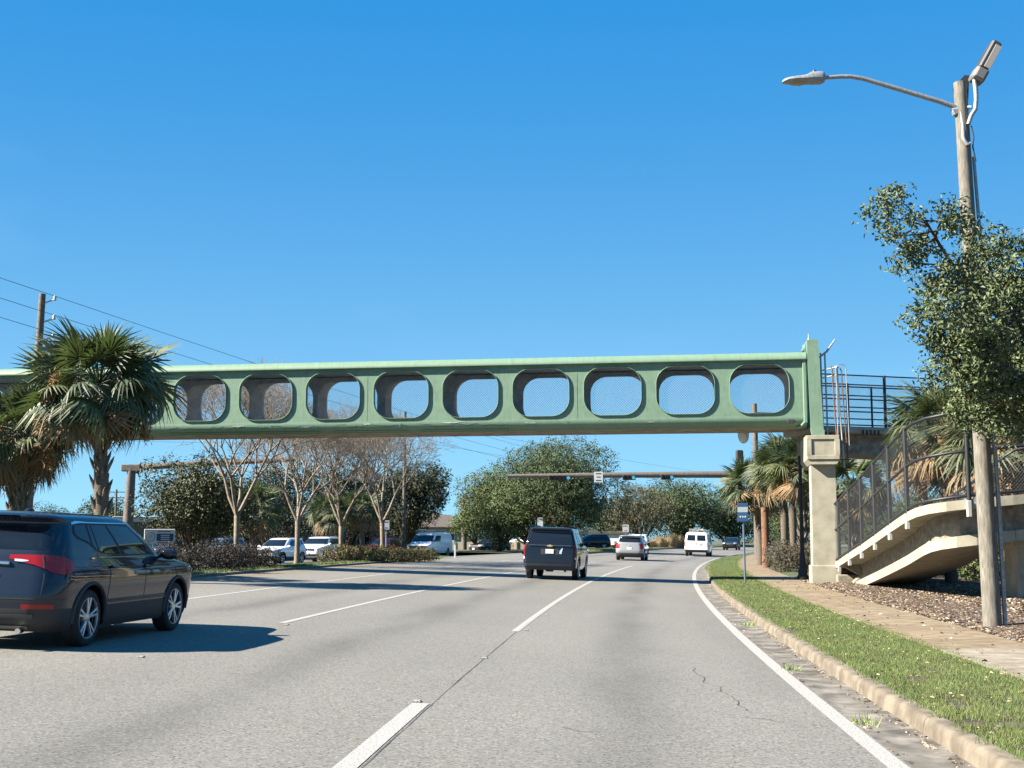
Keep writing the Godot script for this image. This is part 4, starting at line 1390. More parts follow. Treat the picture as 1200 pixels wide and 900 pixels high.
func leaves(g: Geo, blobs: Array, count: int, L: float, cols: Array, per := 8, spread := 2.2, shell := 0.5, up := 0.5) -> void:
	# blobs: [centre, radii]; leaves sit on twigs gathered towards each blob's outside
	var wsum := 0.0
	for b in blobs:
		wsum += b[1].x * b[1].z + b[1].x * b[1].y
	var made := 0
	while made < count:
		var pick := rng.randf() * wsum
		var bl: Array = blobs[0]
		for b in blobs:
			pick -= b[1].x * b[1].z + b[1].x * b[1].y
			if pick <= 0:
				bl = b; break
		var dir := rdir()
		var k := lerpf(shell, 1.0, sqrt(rng.randf())) + rng.randf_range(-0.05, 0.1)
		var c: Vector3 = bl[0] + dir * bl[1] * k
		var tone := rng.randf()
		var base: Color = cols[rng.randi() % cols.size()]
		for i in per:
			var p := c + rdir() * L * spread * rng.randf()
			var n := (dir * 0.7 + rdir() * 0.9 + Vector3.UP * up).normalized()
			g.col = base.lerp(cols[rng.randi() % cols.size()], 0.35) * lerpf(0.8, 1.2, rng.randf())
			leaf(g, p, n, L * rng.randf_range(0.5, 1.4), L * rng.randf_range(0.35, 0.68))
			made += 1

func limb(g: Geo, a: Vector3, b: Vector3, r0: float, r1: float, sides := 7, bend := 0.12) -> Vector3:
	var m := a.lerp(b, 0.5) + rdir() * (b - a).length() * bend
	var q1 := a.lerp(m, 0.5).lerp(m.lerp(b, 0.5), 0.25)
	g.tube([a, a.lerp(m, 0.55), m.lerp(b, 0.45), b], [r0, lerpf(r0, r1, 0.35), lerpf(r0, r1, 0.7), r1], sides, false)
	return b

func broad_tree(called: String, label: String, at: Vector3, high: float, wide: float, trunk_h: float, count: int, L: float, cols: Array, group := "", nblobs := 16, sd := 1, squash := 0.72, lm: Material = null) -> Node3D:
	rng.seed = sd
	var t := thing(called, label, "tree", at, 0.0, group)
	var g := Geo.new()
	var blobs := []
	var mid := Vector3(0, trunk_h + (high - trunk_h) * 0.5, 0)
	var ry := (high - trunk_h) * 0.5
	for i in nblobs:
		var dir := rdir()
		dir.y = dir.y * 0.85 + 0.12
		var k := rng.randf_range(0.35, 0.78)
		var c := mid + Vector3(dir.x * wide * 0.5 * k, dir.y * ry * k * 1.05, dir.z * wide * 0.5 * k)
		var r := rng.randf_range(0.15, 0.27) * wide
		blobs.append([c, Vector3(r, minf(r * squash, ry * 0.62), r)])
	var fork := Vector3(rng.randf_range(-0.1, 0.1), trunk_h * 0.9, rng.randf_range(-0.1, 0.1))
	var tr := 0.05 * sqrt(wide * high) * 0.55
	g.tube([Vector3(0, -0.3, 0), Vector3(0, 0.25, 0), Vector3(0.02, trunk_h * 0.5, 0.03), fork], [tr * 1.6, tr * 1.12, tr, tr * 0.85], 12, false)
	for b in blobs:
		limb(g, fork + Vector3(0, -0.1, 0), b[0], tr * 0.5, tr * 0.1, 5)
	obj(g, "trunk", M.bark, t)
	g = Geo.new()
	leaves(g, blobs, count, L, cols)
	obj(g, "crown", lm if lm != null else M.leaf, t, true)
	return t

func grow(g: Geo, tw: Geo, p: Vector3, dir: Vector3, len_: float, r: float, depth: int) -> void:
	var bend := (dir + rdir() * 0.16 + Vector3.UP * 0.10).normalized()
	var m := p + dir * len_ * 0.5
	var e := m + bend * len_ * 0.5
	var r1 := r * 0.70
	if depth >= 3: g.tube([p, m, e], [r, r * 0.86, r1], 6 if depth > 4 else 5, false)
	else: tw.tube([p, m, e], [r, r * 0.8, r1], 3, false)
	if depth == 0: return
	var n := 3 if depth >= 5 else (3 if rng.randf() < 0.55 else 2)
	var off := rng.randf() * TAU
	for i in n:
		var x := bend.cross(Vector3.UP if absf(bend.y) < 0.9 else Vector3.RIGHT).normalized()
		var y := bend.cross(x)
		var a := off + TAU * i / n + rng.randf_range(-0.4, 0.4)
		var open := rng.randf_range(0.30, 0.80)
		var d := (bend * cos(open) + (x * cos(a) + y * sin(a)) * sin(open) + Vector3.UP * 0.12).normalized()
		grow(g, tw, e if i > 0 or depth > 3 else m.lerp(e, 0.7), d, len_ * rng.randf_range(0.66, 0.86), maxf(r1 * rng.randf_range(0.76, 0.97), 0.0055), depth - 1)

func crape(label: String, at: Vector3, high: float, stems: int, sd: int, fork_h: float) -> Node3D:
	rng.seed = sd
	var t := thing("bare_crape_tree", label, "tree", at, rng.randf() * TAU, "bare crape trees on the verge")
	var g := Geo.new(); var tw := Geo.new()
	g.tube([Vector3(0, -0.2, 0), Vector3(0, 0.15, 0), Vector3(0.02, fork_h * 0.5, 0), Vector3(0, fork_h, 0)], [0.20, 0.135, 0.105, 0.125], 9, false)
	obj(g, "trunk", M.crape, t)
	g = Geo.new()
	for i in stems:
		var a := TAU * i / stems + rng.randf_range(-0.3, 0.3)
		var d := Vector3(cos(a) * 0.48, 1.0, sin(a) * 0.48).normalized()
		grow(g, tw, Vector3(0, fork_h - 0.05, 0), d, (high - fork_h) * 0.245, 0.075, 7)
	obj(g, "limbs", M.crape, t)
	stuff(obj(tw, "twigs", M.crape, t))
	return t

var frond_meshes := []
func make_fronds() -> void:
	rng.seed = 90
	for k in 8: # four stiff young leaves, four arching old ones
		var g := Geo.new()
		var pl := rng.randf_range(0.80, 1.15)
		var old := k >= 4
		var sag := 0.16 if old else 0.05
		g.tube([Vector3.ZERO, Vector3(0, 0.03, -pl * 0.5), Vector3(0, -sag * 0.4, -pl)], [0.026, 0.017, 0.012], 4, false)
		var N := 28
		var droop := rng.randf_range(0.45, 0.8) if old else rng.randf_range(0.12, 0.3)
		for i in N:
			var a := lerpf(-2.05, 2.05, (i + 0.5) / N) + rng.randf_range(-0.03, 0.03)
			var L := 0.86 * (0.66 + 0.34 * cos(a * 0.62)) * rng.randf_range(0.88, 1.1)
			var d := Vector3(sin(a), 0, -cos(a))
			var s := Vector3(cos(a), 0, sin(a))
			var c := Vector3(0, -sag * 0.4, -pl)
			var tw := rng.randf_range(-0.6, 0.6)
			var p := []
			var side := []
			for q in [[0.05, 0.010], [0.38, 0.036], [0.68, 0.022], [1.0, 0.002]]:
				var r: float = q[0] * L
				var fold: float = absf(sin(a)) * 0.34 * q[0] * q[0]
				var y: float = 0.06 * q[0] - droop * pow(q[0], 2.6) * (0.6 + 0.3 * absf(a) / 2.0) - fold + (0.016 if i % 2 == 0 else -0.016) * (1.0 if q[0] > 0.1 else 0.0)
				p.append(c + d * r + Vector3(0, y, 0) + s * tw * 0.06 * pow(q[0], 3.0))
				side.append((s + Vector3(0, tw * 0.8, 0)).normalized() * q[1])
			for j in 3:
				g.quad(p[j] - side[j], p[j + 1] - side[j + 1], p[j + 1] + side[j + 1], p[j] + side[j])
		frond_meshes.append(g.mesh())

func palm(label: String, at: Vector3, trunk_h: float, size: float, n: int, dead: int, sd: int, group: String, boots := true, stalks := 0) -> Node3D:
	rng.seed = sd
	var t := thing("cabbage_palm", label, "palm tree", at, rng.randf() * TAU, group)
	var g := Geo.new()
	var lean := Vector3(rng.randf_range(-0.2, 0.2), 0, rng.randf_range(-0.2, 0.2))
	var tr := 0.16 * size
	var pts := []; var rr := []
	for i in 9:
		var k := i / 8.0
		pts.append(Vector3(0, -0.2 + (trunk_h + 0.2) * k, 0) + lean * k * k)
		rr.append(tr * (1.35 if i == 0 else (1.0 + 0.10 * sin(i * 2.1) + (0.35 * (k - 0.75) / 0.25 if k > 0.75 else 0.0))))
	g.tube(pts, rr, 12)
	obj(g, "trunk", M.palm_bark, t)
	if boots:
		g = Geo.new()
		var y := trunk_h * (0.12 if boots else 0.6)
		var i := 0
		while y < trunk_h - 0.05:
			var k := y / trunk_h
			for j in 2:
				var a := i * 2.4 + j * PI
				var out := Vector3(cos(a), 0, sin(a))
				var q := Vector3(0, y, 0) + lean * k * k + out * tr * 0.9
				var tip := q + (out * 0.45 + Vector3.UP).normalized() * rng.randf_range(0.20, 0.34) * size
				g.tube([q, q.lerp(tip, 0.6), tip], [0.055 * size, 0.045 * size, 0.012 * size], 4)
			i += 1
			y += 0.11 * size
		stuff(obj(g, "leaf_bases", M.boot, t))
	var top := Vector3(0, trunk_h, 0) + lean
	for i in n + dead:
		var k := (i + 0.5) / (n + dead)
		var el := lerpf(1.3, -1.0, pow(k, 1.0)) + rng.randf_range(-0.14, 0.14)
		var az := i * 2.39996 + rng.randf_range(-0.25, 0.25)
		var dir := Vector3(cos(az) * cos(el), sin(el), sin(az) * cos(el))
		var ba := Basis.looking_at(dir, Vector3.UP if absf(dir.y) < 0.97 else Vector3.RIGHT)
		ba = ba * Basis(Vector3.BACK, rng.randf_range(-1.0, 1.0))
		var sc := size * rng.randf_range(0.78, 1.08) * (0.85 if i < 6 else 1.0)
		var dry := i >= n
		inst(frond_meshes[rng.randi() % 4 + (4 if el < 0.25 and rng.randf() < 0.8 else 0)], "dry_frond" if dry else "frond", M.frond_dry[rng.randi() % 2] if dry else M.frond[rng.randi() % 3], t, Transform3D(ba.scaled(Vector3.ONE * sc), top + Vector3(dir.x, 0, dir.z) * 0.1 * size))
	for i in stalks:
		# hanging dry flower stalk
		g = Geo.new()
		var az := rng.randf() * TAU
		var out := Vector3(cos(az), 0, sin(az))
		var a := top + out * 0.2
		var b := top + out * rng.randf_range(0.8, 1.1) * size + Vector3(0, 0.15, 0)
		var e := b + out * 0.3 * size + Vector3(0, -1.3 * size, 0)
		g.col = Color(0.30, 0.18, 0.08)
		g.tube([a, b, e], [0.02, 0.016, 0.008], 4, false)
		for j in 420:
			var q := b.lerp(e, rng.randf()) + rdir() * rng.randf() * 0.17 * size
			g.col = Color(0.34, 0.20, 0.08).lerp(Color(0.20, 0.12, 0.06), rng.randf())
			leaf(g, q, rdir(), 0.16 * size, 0.012 * size)
		obj(g, "flower_stalk", M.dry, t, true)
	return t

func hedge(called: String, label: String, category: String, at: Vector3, size: Vector3, turn: float, count: int, L: float, cols: Array, sd: int, group := "") -> Node3D:
	rng.seed = sd
	var t := thing(called, label, category, at, turn, group)
	var g := Geo.new()
	var n := int(size.x / 0.5) + 1
	for i in n * 3:
		var b := Vector3(rng.randf_range(-0.5, 0.5) * size.x * 0.92, 0, rng.randf_range(-0.4, 0.4) * size.z)
		g.tube([b, b + Vector3(rng.randf_range(-0.15, 0.15), size.y * 0.8, rng.randf_range(-0.15, 0.15))], [0.016, 0.008], 4, false)
	stuff(obj(g, "stems", M.bark, t))
	g = Geo.new()
	var blobs := []
	var cnt := maxi(3, int(size.x / 0.45))
	for i in cnt * 2:
		var x := (float(i % cnt) / (cnt - 1) - 0.5) * size.x * 0.84
		var z := (0.22 if i < cnt else -0.22) * size.z
		var ry := size.y * rng.randf_range(0.46, 0.54)
		blobs.append([Vector3(x + rng.randf_range(-0.08, 0.08), ry * 0.98, z), Vector3(0.36 + size.x * 0.02, ry, size.z * 0.36)])
	leaves(g, blobs, count, L, cols, 7, 1.8, 0.55)
	obj(g, "foliage", M.leaf, t, true)
	return t

const OAK := [Color(0.043, 0.076, 0.023), Color(0.040, 0.064, 0.022), Color(0.053, 0.079, 0.027), Color(0.029, 0.051, 0.018), Color(0.070, 0.089, 0.034)]
const MAGNOLIA := [Color(0.033, 0.049, 0.014), Color(0.049, 0.065, 0.019), Color(0.084, 0.078, 0.033), Color(0.023, 0.036, 0.011)]
const DEEP := [Color(0.015, 0.024, 0.009), Color(0.022, 0.031, 0.012), Color(0.030, 0.037, 0.013)]
const BRIGHT := [Color(0.075, 0.111, 0.035), Color(0.093, 0.126, 0.042), Color(0.056, 0.092, 0.028), Color(0.112, 0.126, 0.049)]
const TAWNY := [Color(0.05, 0.07, 0.025), Color(0.06, 0.075, 0.03), Color(0.118, 0.089, 0.056), Color(0.089, 0.078, 0.044), Color(0.148, 0.111, 0.074), Color(0.059, 0.067, 0.030)]
const BURGUNDY := [Color(0.020, 0.018, 0.015), Color(0.030, 0.022, 0.020), Color(0.018, 0.022, 0.013), Color(0.042, 0.030, 0.024)]
const NANDINA := [Color(0.074, 0.096, 0.030), Color(0.104, 0.118, 0.037), Color(0.148, 0.052, 0.030), Color(0.059, 0.074, 0.026)]

func build_near_oak() -> void:
	# live oak whose limbs reach in front of the light pole; its trunk stands right of the view
	rng.seed = 404
	var t := thing("live_oak", "live oak limbs with small dark leaves reaching over the ramp", "tree", Vector3(11.0, -0.2, -19.0))
	var g := Geo.new()
	g.tube([Vector3(0, -0.3, 0), Vector3(0.05, 1.4, 0), Vector3(-0.1, 2.9, 0)], [0.34, 0.25, 0.24], 14, false)
	var blobs := []
	var fork := Vector3(-0.1, 2.8, 0)
	var limbs := [[[-2.2, 3.6], [-3.6, 4.9], [-4.6, 5.7], [-5.0, 6.25]], [[-1.9, 2.9], [-3.3, 3.6], [-4.3, 4.2], [-4.75, 4.75]], [[-1.4, 4.2], [-2.6, 5.3], [-3.4, 5.8]], [[0.6, 4.8], [1.0, 6.5], [0.6, 7.8]], [[1.8, 4.0], [3.2, 4.8]], [[-1.0, 4.0], [-2.6, 4.4], [-3.7, 3.9]]]
	for li in limbs.size():
		var prev := fork
		var r := 0.13
		var zz := [0.5, 1.0, -0.6, 0.3, -0.4, 0.2][li] as float
		var step := 0
		for q in limbs[li]:
			step += 1
			var p := Vector3(q[0], q[1] + 0.0, zz * step * 0.42)
			limb(g, prev, p, r, r * 0.6, 7, 0.06)
			if step >= 2:
				for k in 9:
					var e := p + rdir() * Vector3(0.62, 0.45, 0.6) + Vector3(-0.08, 0.02, 0)
					limb(g, prev.lerp(p, rng.randf_range(0.4, 1.0)), e, 0.018, 0.005, 4, 0.1)
					var br := rng.randf_range(0.2, 0.38)
					if q[0] < -4.4: br *= 0.75
					blobs.append([e, Vector3(br * 1.15, br * 0.85, br)])
			prev = p
			r *= 0.6
	# the denser body of the crown
	for i in 66:
		var x := rng.randf_range(-4.2, 1.2)
		var y := rng.randf_range(3.65, 5.5)
		if x < -3.3 and (y > 4.9 or y < 3.5): continue
		if x < -2.9 and y > 5.3: continue
		var p := Vector3(x, y, rng.randf_range(-1.3, 1.4))
		limb(g, fork.lerp(p, 0.5), p, 0.025, 0.007, 4, 0.1)
		var br := rng.randf_range(0.25, 0.46)
		blobs.append([p, Vector3(br * 1.2, br * 0.8, br)])
	for i in 10:
		var p := Vector3(rng.randf_range(-2.4, 2.6), rng.randf_range(5.6, 7.6), rng.randf_range(-1.3, 1.3))
		var br := rng.randf_range(0.3, 0.5)
		if p.x > -1.6: blobs.append([p, Vector3(br * 1.2, br * 0.8, br)])
	obj(g, "trunk", M.bark, t)
	g = Geo.new()
	leaves(g, blobs, 98000, 0.074, [Color(0.050, 0.076, 0.026), Color(0.066, 0.094, 0.032), Color(0.038, 0.060, 0.022), Color(0.095, 0.115, 0.045)], 9, 2.2, 0.25, 0.3)
	obj(g, "crown", M.leaf_gloss, t, true)

func build_plants() -> void:
	make_fronds()
	build_near_oak()
	# palms on the verge opposite the sidewalk
	palm("tall shaggy cabbage palm rising in front of the green bridge", Vector3(-10.5, 0.40, -33.0), 5.05, 1.14, 64, 11, 501, "palms on the verge opposite the sidewalk", true, 4)
	palm("shorter cabbage palm with brown flower stalks beside the tall shaggy palm", Vector3(-13.4, 0.4, -35.2), 4.0, 0.95, 44, 12, 502, "palms on the verge opposite the sidewalk", true, 3)
	palm("slim cabbage palm behind the stalked palm, above the dark crossover", Vector3(-14.3, 0.35, -37.0), 3.8, 0.92, 40, 10, 503, "palms on the verge opposite the sidewalk", true, 2)
	palm("cabbage palm standing outermost of the verge group, away from the road", Vector3(-16.3, 0.3, -34.2), 4.2, 0.95, 40, 10, 504, "palms on the verge opposite the sidewalk", true, 1)
	# palms right of the road beyond the bridge
	var rg := "palms beyond the bridge pier"
	palm("cabbage palm nearest the road beyond the bus stop sign", Vector3(13.3, 0.1, -69.0), 4.2, 1.15, 46, 16, 511, rg, false, 2)
	palm("cabbage palm with pale trunk rising from the clipped dark hedge", Vector3(12.9, 0.1, -61.0), 4.7, 1.1, 48, 14, 512, rg, false, 2)
	palm("cabbage palm with leaf-based trunk behind the black lamp post", Vector3(13.2, 0.1, -58.5), 4.5, 1.1, 46, 18, 513, rg, true, 2)
	palm("tall cabbage palm topping the group beyond the bridge", Vector3(14.4, 0.1, -66.0), 5.3, 1.15, 46, 12, 514, rg, false, 1)
	palm("cabbage palm behind the pier column", Vector3(14.3, 0.1, -54.0), 3.6, 1.05, 40, 14, 515, rg, true, 0)
	# palms inside the ramp's curve
	palm("cabbage palm with dark trunk seen through the ramp fence", Vector3(12.7, 0.2, -42.6 + 5.2), 4.5, 1.0, 44, 16, 521, "palms inside the ramp", true, 1)
	palm("leaning shaggy cabbage palm behind the light pole and ramp", Vector3(13.6, 0.2, -35.0), 3.9, 1.25, 56, 20, 522, "palms inside the ramp", true, 3)
	palm("cabbage palm behind the landing's railing", Vector3(15.2, 0.2, -47.5), 4.6, 1.1, 44, 12, 523, "palms inside the ramp", false, 1)
	# bare crape trees on the left verge
	crape("bare crape tree with pale forked limbs rising before the magnolia", Vector3(-11.0, 0.3, -51.5), 9.0, 4, 601, 2.1)
	crape("bare crape tree with slender trunk beside the white cars", Vector3(-9.75, 0.38, -58.6), 7.9, 4, 602, 1.9)
	crape("bare crape tree with broad twiggy crown at the red-tipped hedge", Vector3(-8.15, 0.38, -61.5), 8.2, 5, 603, 1.7)
	crape("bare crape tree farthest along, at the end of the hedge", Vector3(-6.6, 0.38, -65.5), 8.4, 4, 604, 1.9)
	# hedges
	hedge("burgundy_hedge", "dark burgundy clipped hedge at the kerb, before the roadside sign", "hedge", Vector3(-10.1, 0.38, -41.3), Vector3(3.4, 1.0, 1.3), 0.75, 9000, 0.07, BURGUNDY, 701)
	hedge("burgundy_hedge", "dark burgundy clipped hedge ending beside the white crossover", "hedge", Vector3(-9.4, 0.38, -45.6), Vector3(3.0, 0.84, 1.3), 1.2, 9000, 0.07, BURGUNDY, 702)
	hedge("nandina_hedge", "green and red-tipped hedge before the parked white cars", "hedge", Vector3(-7.0, 0.38, -59.4), Vector3(4.4, 0.78, 1.3), 0.95, 9000, 0.09, NANDINA, 703)
	hedge("nandina_hedge", "green and red-tipped hedge ending before the white work van", "hedge", Vector3(-5.2, 0.38, -64.0), Vector3(3.6, 0.62, 1.4), 0.95, 7000, 0.09, NANDINA, 704)
	hedge("clipped_hedge", "dark clipped hedge below the palms beyond the bus stop", "hedge", Vector3(12.3, 0.1, -55.5), Vector3(2.4, 1.25, 2.4), -0.15, 10000, 0.08, [Color(0.05, 0.05, 0.03), Color(0.07, 0.055, 0.035), Color(0.035, 0.04, 0.022), Color(0.09, 0.07, 0.05)], 705)
	hedge("green_shrub", "leafy green shrub growing under the ramp", "shrub", Vector3(14.5, 0.25, -38.5), Vector3(2.6, 1.1, 2.0), 0.2, 7000, 0.10, BRIGHT, 706)
	hedge("green_shrub", "leafy green shrub beyond the ramp's inner fence", "shrub", Vector3(14.6, 0.25, -45.0), Vector3(3.0, 1.6, 2.0), 0.2, 6000, 0.10, OAK, 707)
	# magnolia and other evergreens left
	broad_tree("magnolia_tree", "round glossy magnolia behind the burgundy hedge", Vector3(-15.4, 0.0, -62.0), 5.6, 5.8, 0.5, 26000, 0.15, MAGNOLIA, "", 26, 801, 0.85, M.leaf_gloss)
	var ev := "dark evergreens behind the parked cars"
	broad_tree("evergreen_tree", "dark evergreen tree beside the magnolia, behind a small palm", Vector3(-19.0, -0.1, -100), 7.8, 10.5, 0.6, 16000, 0.22, DEEP, ev, 16, 802)
	broad_tree("evergreen_tree", "dark spreading evergreen behind the white cars", Vector3(-13.8, -0.1, -108), 8.0, 10.5, 0.6, 16000, 0.22, DEEP, ev, 16, 803)
	broad_tree("evergreen_tree", "tall dark evergreen above the white work van", Vector3(-9.6, -0.1, -118), 9.0, 9.0, 0.5, 18000, 0.24, DEEP, ev, 16, 804)
	broad_tree("evergreen_tree", "dark evergreen closing the gap beside the low building", Vector3(-25.0, -0.1, -112), 7.0, 10.0, 0.6, 14000, 0.24, DEEP, ev, 16, 805)
	var pg := "palms among the parked cars"
	palm("small cabbage palm behind the first bare crape tree", Vector3(-14.4, 0.0, -72.0), 3.2, 1.05, 34, 8, 531, pg, true, 0)
	palm("small cabbage palm behind the white jeep-like car, nearer the lot", Vector3(-13.2, 0.0, -92.0), 3.4, 1.1, 32, 8, 532, pg, false, 0)
	palm("small cabbage palm beside the dark evergreen and white car", Vector3(-10.9, 0.0, -94.0), 3.6, 1.1, 32, 8, 533, pg, false, 0)
	# beyond the junction
	broad_tree("broad_oak", "broad green oak spreading over the island beyond the junction", Vector3(4.6, 0.3, -118), 9.9, 13.0, 0.9, 56000, 0.19, OAK, "", 34, 811)
	broad_tree("light_green_tree", "lighter green tree beside the broad oak, near the far mast", Vector3(-1.2, 0.2, -122), 8.2, 9.4, 0.6, 34000, 0.19, BRIGHT, "", 22, 812)
	broad_tree("sparse_tree", "tawny half-bare tree between the two oak groups", Vector3(16.8, 0.3, -168), 8.6, 10.5, 0.7, 16000, 0.22, TAWNY, "", 20, 813)
	broad_tree("dome_oak", "rounded dark oak filling the bend of the road", Vector3(27.5, 0.2, -212), 11.6, 17.0, 0.6, 30000, 0.32, OAK, "", 34, 814)
	broad_tree("far_oak", "low oak on the inside of the road's bend", Vector3(37.0, 0.2, -222), 9.2, 13.0, 0.6, 18000, 0.32, OAK, "", 24, 815)
	broad_tree("rear_oak", "mid-green oak closing the gap behind the broad oak and lighter tree", Vector3(2.0, 0.2, -136), 9.4, 13.0, 0.6, 34000, 0.22, OAK, "", 26, 817)
	broad_tree("low_tree", "low mixed tree under the far mast arm", Vector3(-3.9, 0.1, -132), 5.2, 5.2, 1.0, 9000, 0.18, BRIGHT, "", 16, 816)
	# ornamental grass on the island's bend
	rng.seed = 77
	for q in [[18.9, 163.0, 1.7], [20.6, 165.0, 2.0], [22.0, 168.0, 1.8], [17.2, 160.0, 1.3]]:
		var g := Geo.new()
		for i in 800:
			var a := rng.randf() * TAU
			var b := Vector3(cos(a), 0, sin(a)) * rng.randf() * 0.7
			var h: float = q[2] * rng.randf_range(0.6, 1.0)
			var s := Vector3(-sin(a), 0, cos(a)) * 0.03
			g.col = Color(0.36, 0.26, 0.15).lerp(Color(0.22, 0.18, 0.09), rng.randf())
			var tip := b * 2.2 + Vector3(rng.randf_range(-0.3, 0.3), h, rng.randf_range(-0.3, 0.3))
			g.tri(b - s, tip, b + s)
		var o := obj(g, "ornamental_grass", M.dry, null, true)
		o.position = Vector3(q[0], 0.3, -q[1])
		tag(o, "tawny ornamental grass clump on the island at the bend", "grass", "tawny grass clumps on the island")
	# distant treeline
	var base: Node3D = null
	rng.seed = 12
	var spots := [[-118, 205], [-104, 215], [-90, 200], [-77, 212], [-64, 204], [-52, 215], [-41, 205], [-31, 216], [-22, 200], [-14, 190], [8, 222], [18, 236], [48, 238], [60, 228], [70, 215], [80, 190], [50, 178], [62, 192], [44, 200], [74, 186]]
	for i in spots.size():
		var sc := rng.randf_range(0.85, 1.2)
		var lab := "one of the low trees in the hazy distant treeline" if i < 16 else "low tree standing far beyond the ramp and its palms"
		var gr := "distant treeline" if i < 16 else "trees right of the road"
		var p := Vector3(spots[i][0], -0.2, -spots[i][1])
		if base == null:
			base = broad_tree("roadside_tree", lab, p, 7.4, 12.5, 0.4, 12000, 0.30, OAK, gr, 20, 820)
		else:
			copy(base, p, rng.randf() * TAU, lab, gr, sc)

# ---------------------------------------------------------------- vehicles
const NR := 10
const NC := 7
const NS := 44
const MT := 78 # NR + NC + NS + NC + NR

class Shell:
	var P := [] # rows of half-ring points, x >= 0
	var N := []
	var hs := [] # height of each row
	var inside := {}
	func row(h: float) -> int:
		var b := 0
		for i in hs.size():
			if absf(hs[i] - h) < absf(hs[b] - h): b = i
		return b

func wheel_meshes(r: float, spokes: int) -> Array:
	var g := Geo.new()
	var w := 0.115
	var rim := r * 0.70
	var xf := Transform3D(Basis(Vector3.BACK, -PI / 2), Vector3.ZERO) # lathe axis y -> x
	g.lathe([[rim, -w * 0.9], [rim + 0.02, -w], [r - 0.05, -w], [r - 0.015, -w * 0.86], [r, -w * 0.6], [r, w * 0.6], [r - 0.015, w * 0.86], [r - 0.05, w], [rim + 0.02, w], [rim, w * 0.9], [rim - 0.01, w * 0.5]], 28, xf)
	var tyre := g.mesh()
	g = Geo.new()
	g.lathe([[rim * 0.98, w * 0.35], [rim * 0.98, w * 0.93], [rim * 1.02, w * 0.96], [rim * 1.02, w * 0.90]], 28, xf)
	g.lathe([[0.075, w * 0.3], [0.075, w * 0.78], [0.05, w * 0.84], [0.0, w * 0.85]], 14, xf)
	for k in spokes:
		var a := TAU * k / spokes
		for j in [-0.16, 0.16]:
			var d := Vector3(0, cos(a + j * 0.55), sin(a + j * 0.55)); var d2 := Vector3(0, cos(a + j), sin(a + j))
			g.beam(Vector3(w * 0.72, 0, 0) + d * 0.05, Vector3(w * 0.80, 0, 0) + d2 * rim, 0.035, 0.03, 0.006)
	var rm := g.mesh()
	g = Geo.new()
	g.lathe([[rim, w * 0.15], [0.0, w * 0.15]], 24, xf)
	g.lathe([[0.0, -w * 0.5], [rim, -w * 0.5]], 24, xf)
	return [tyre, rm, g.mesh()]

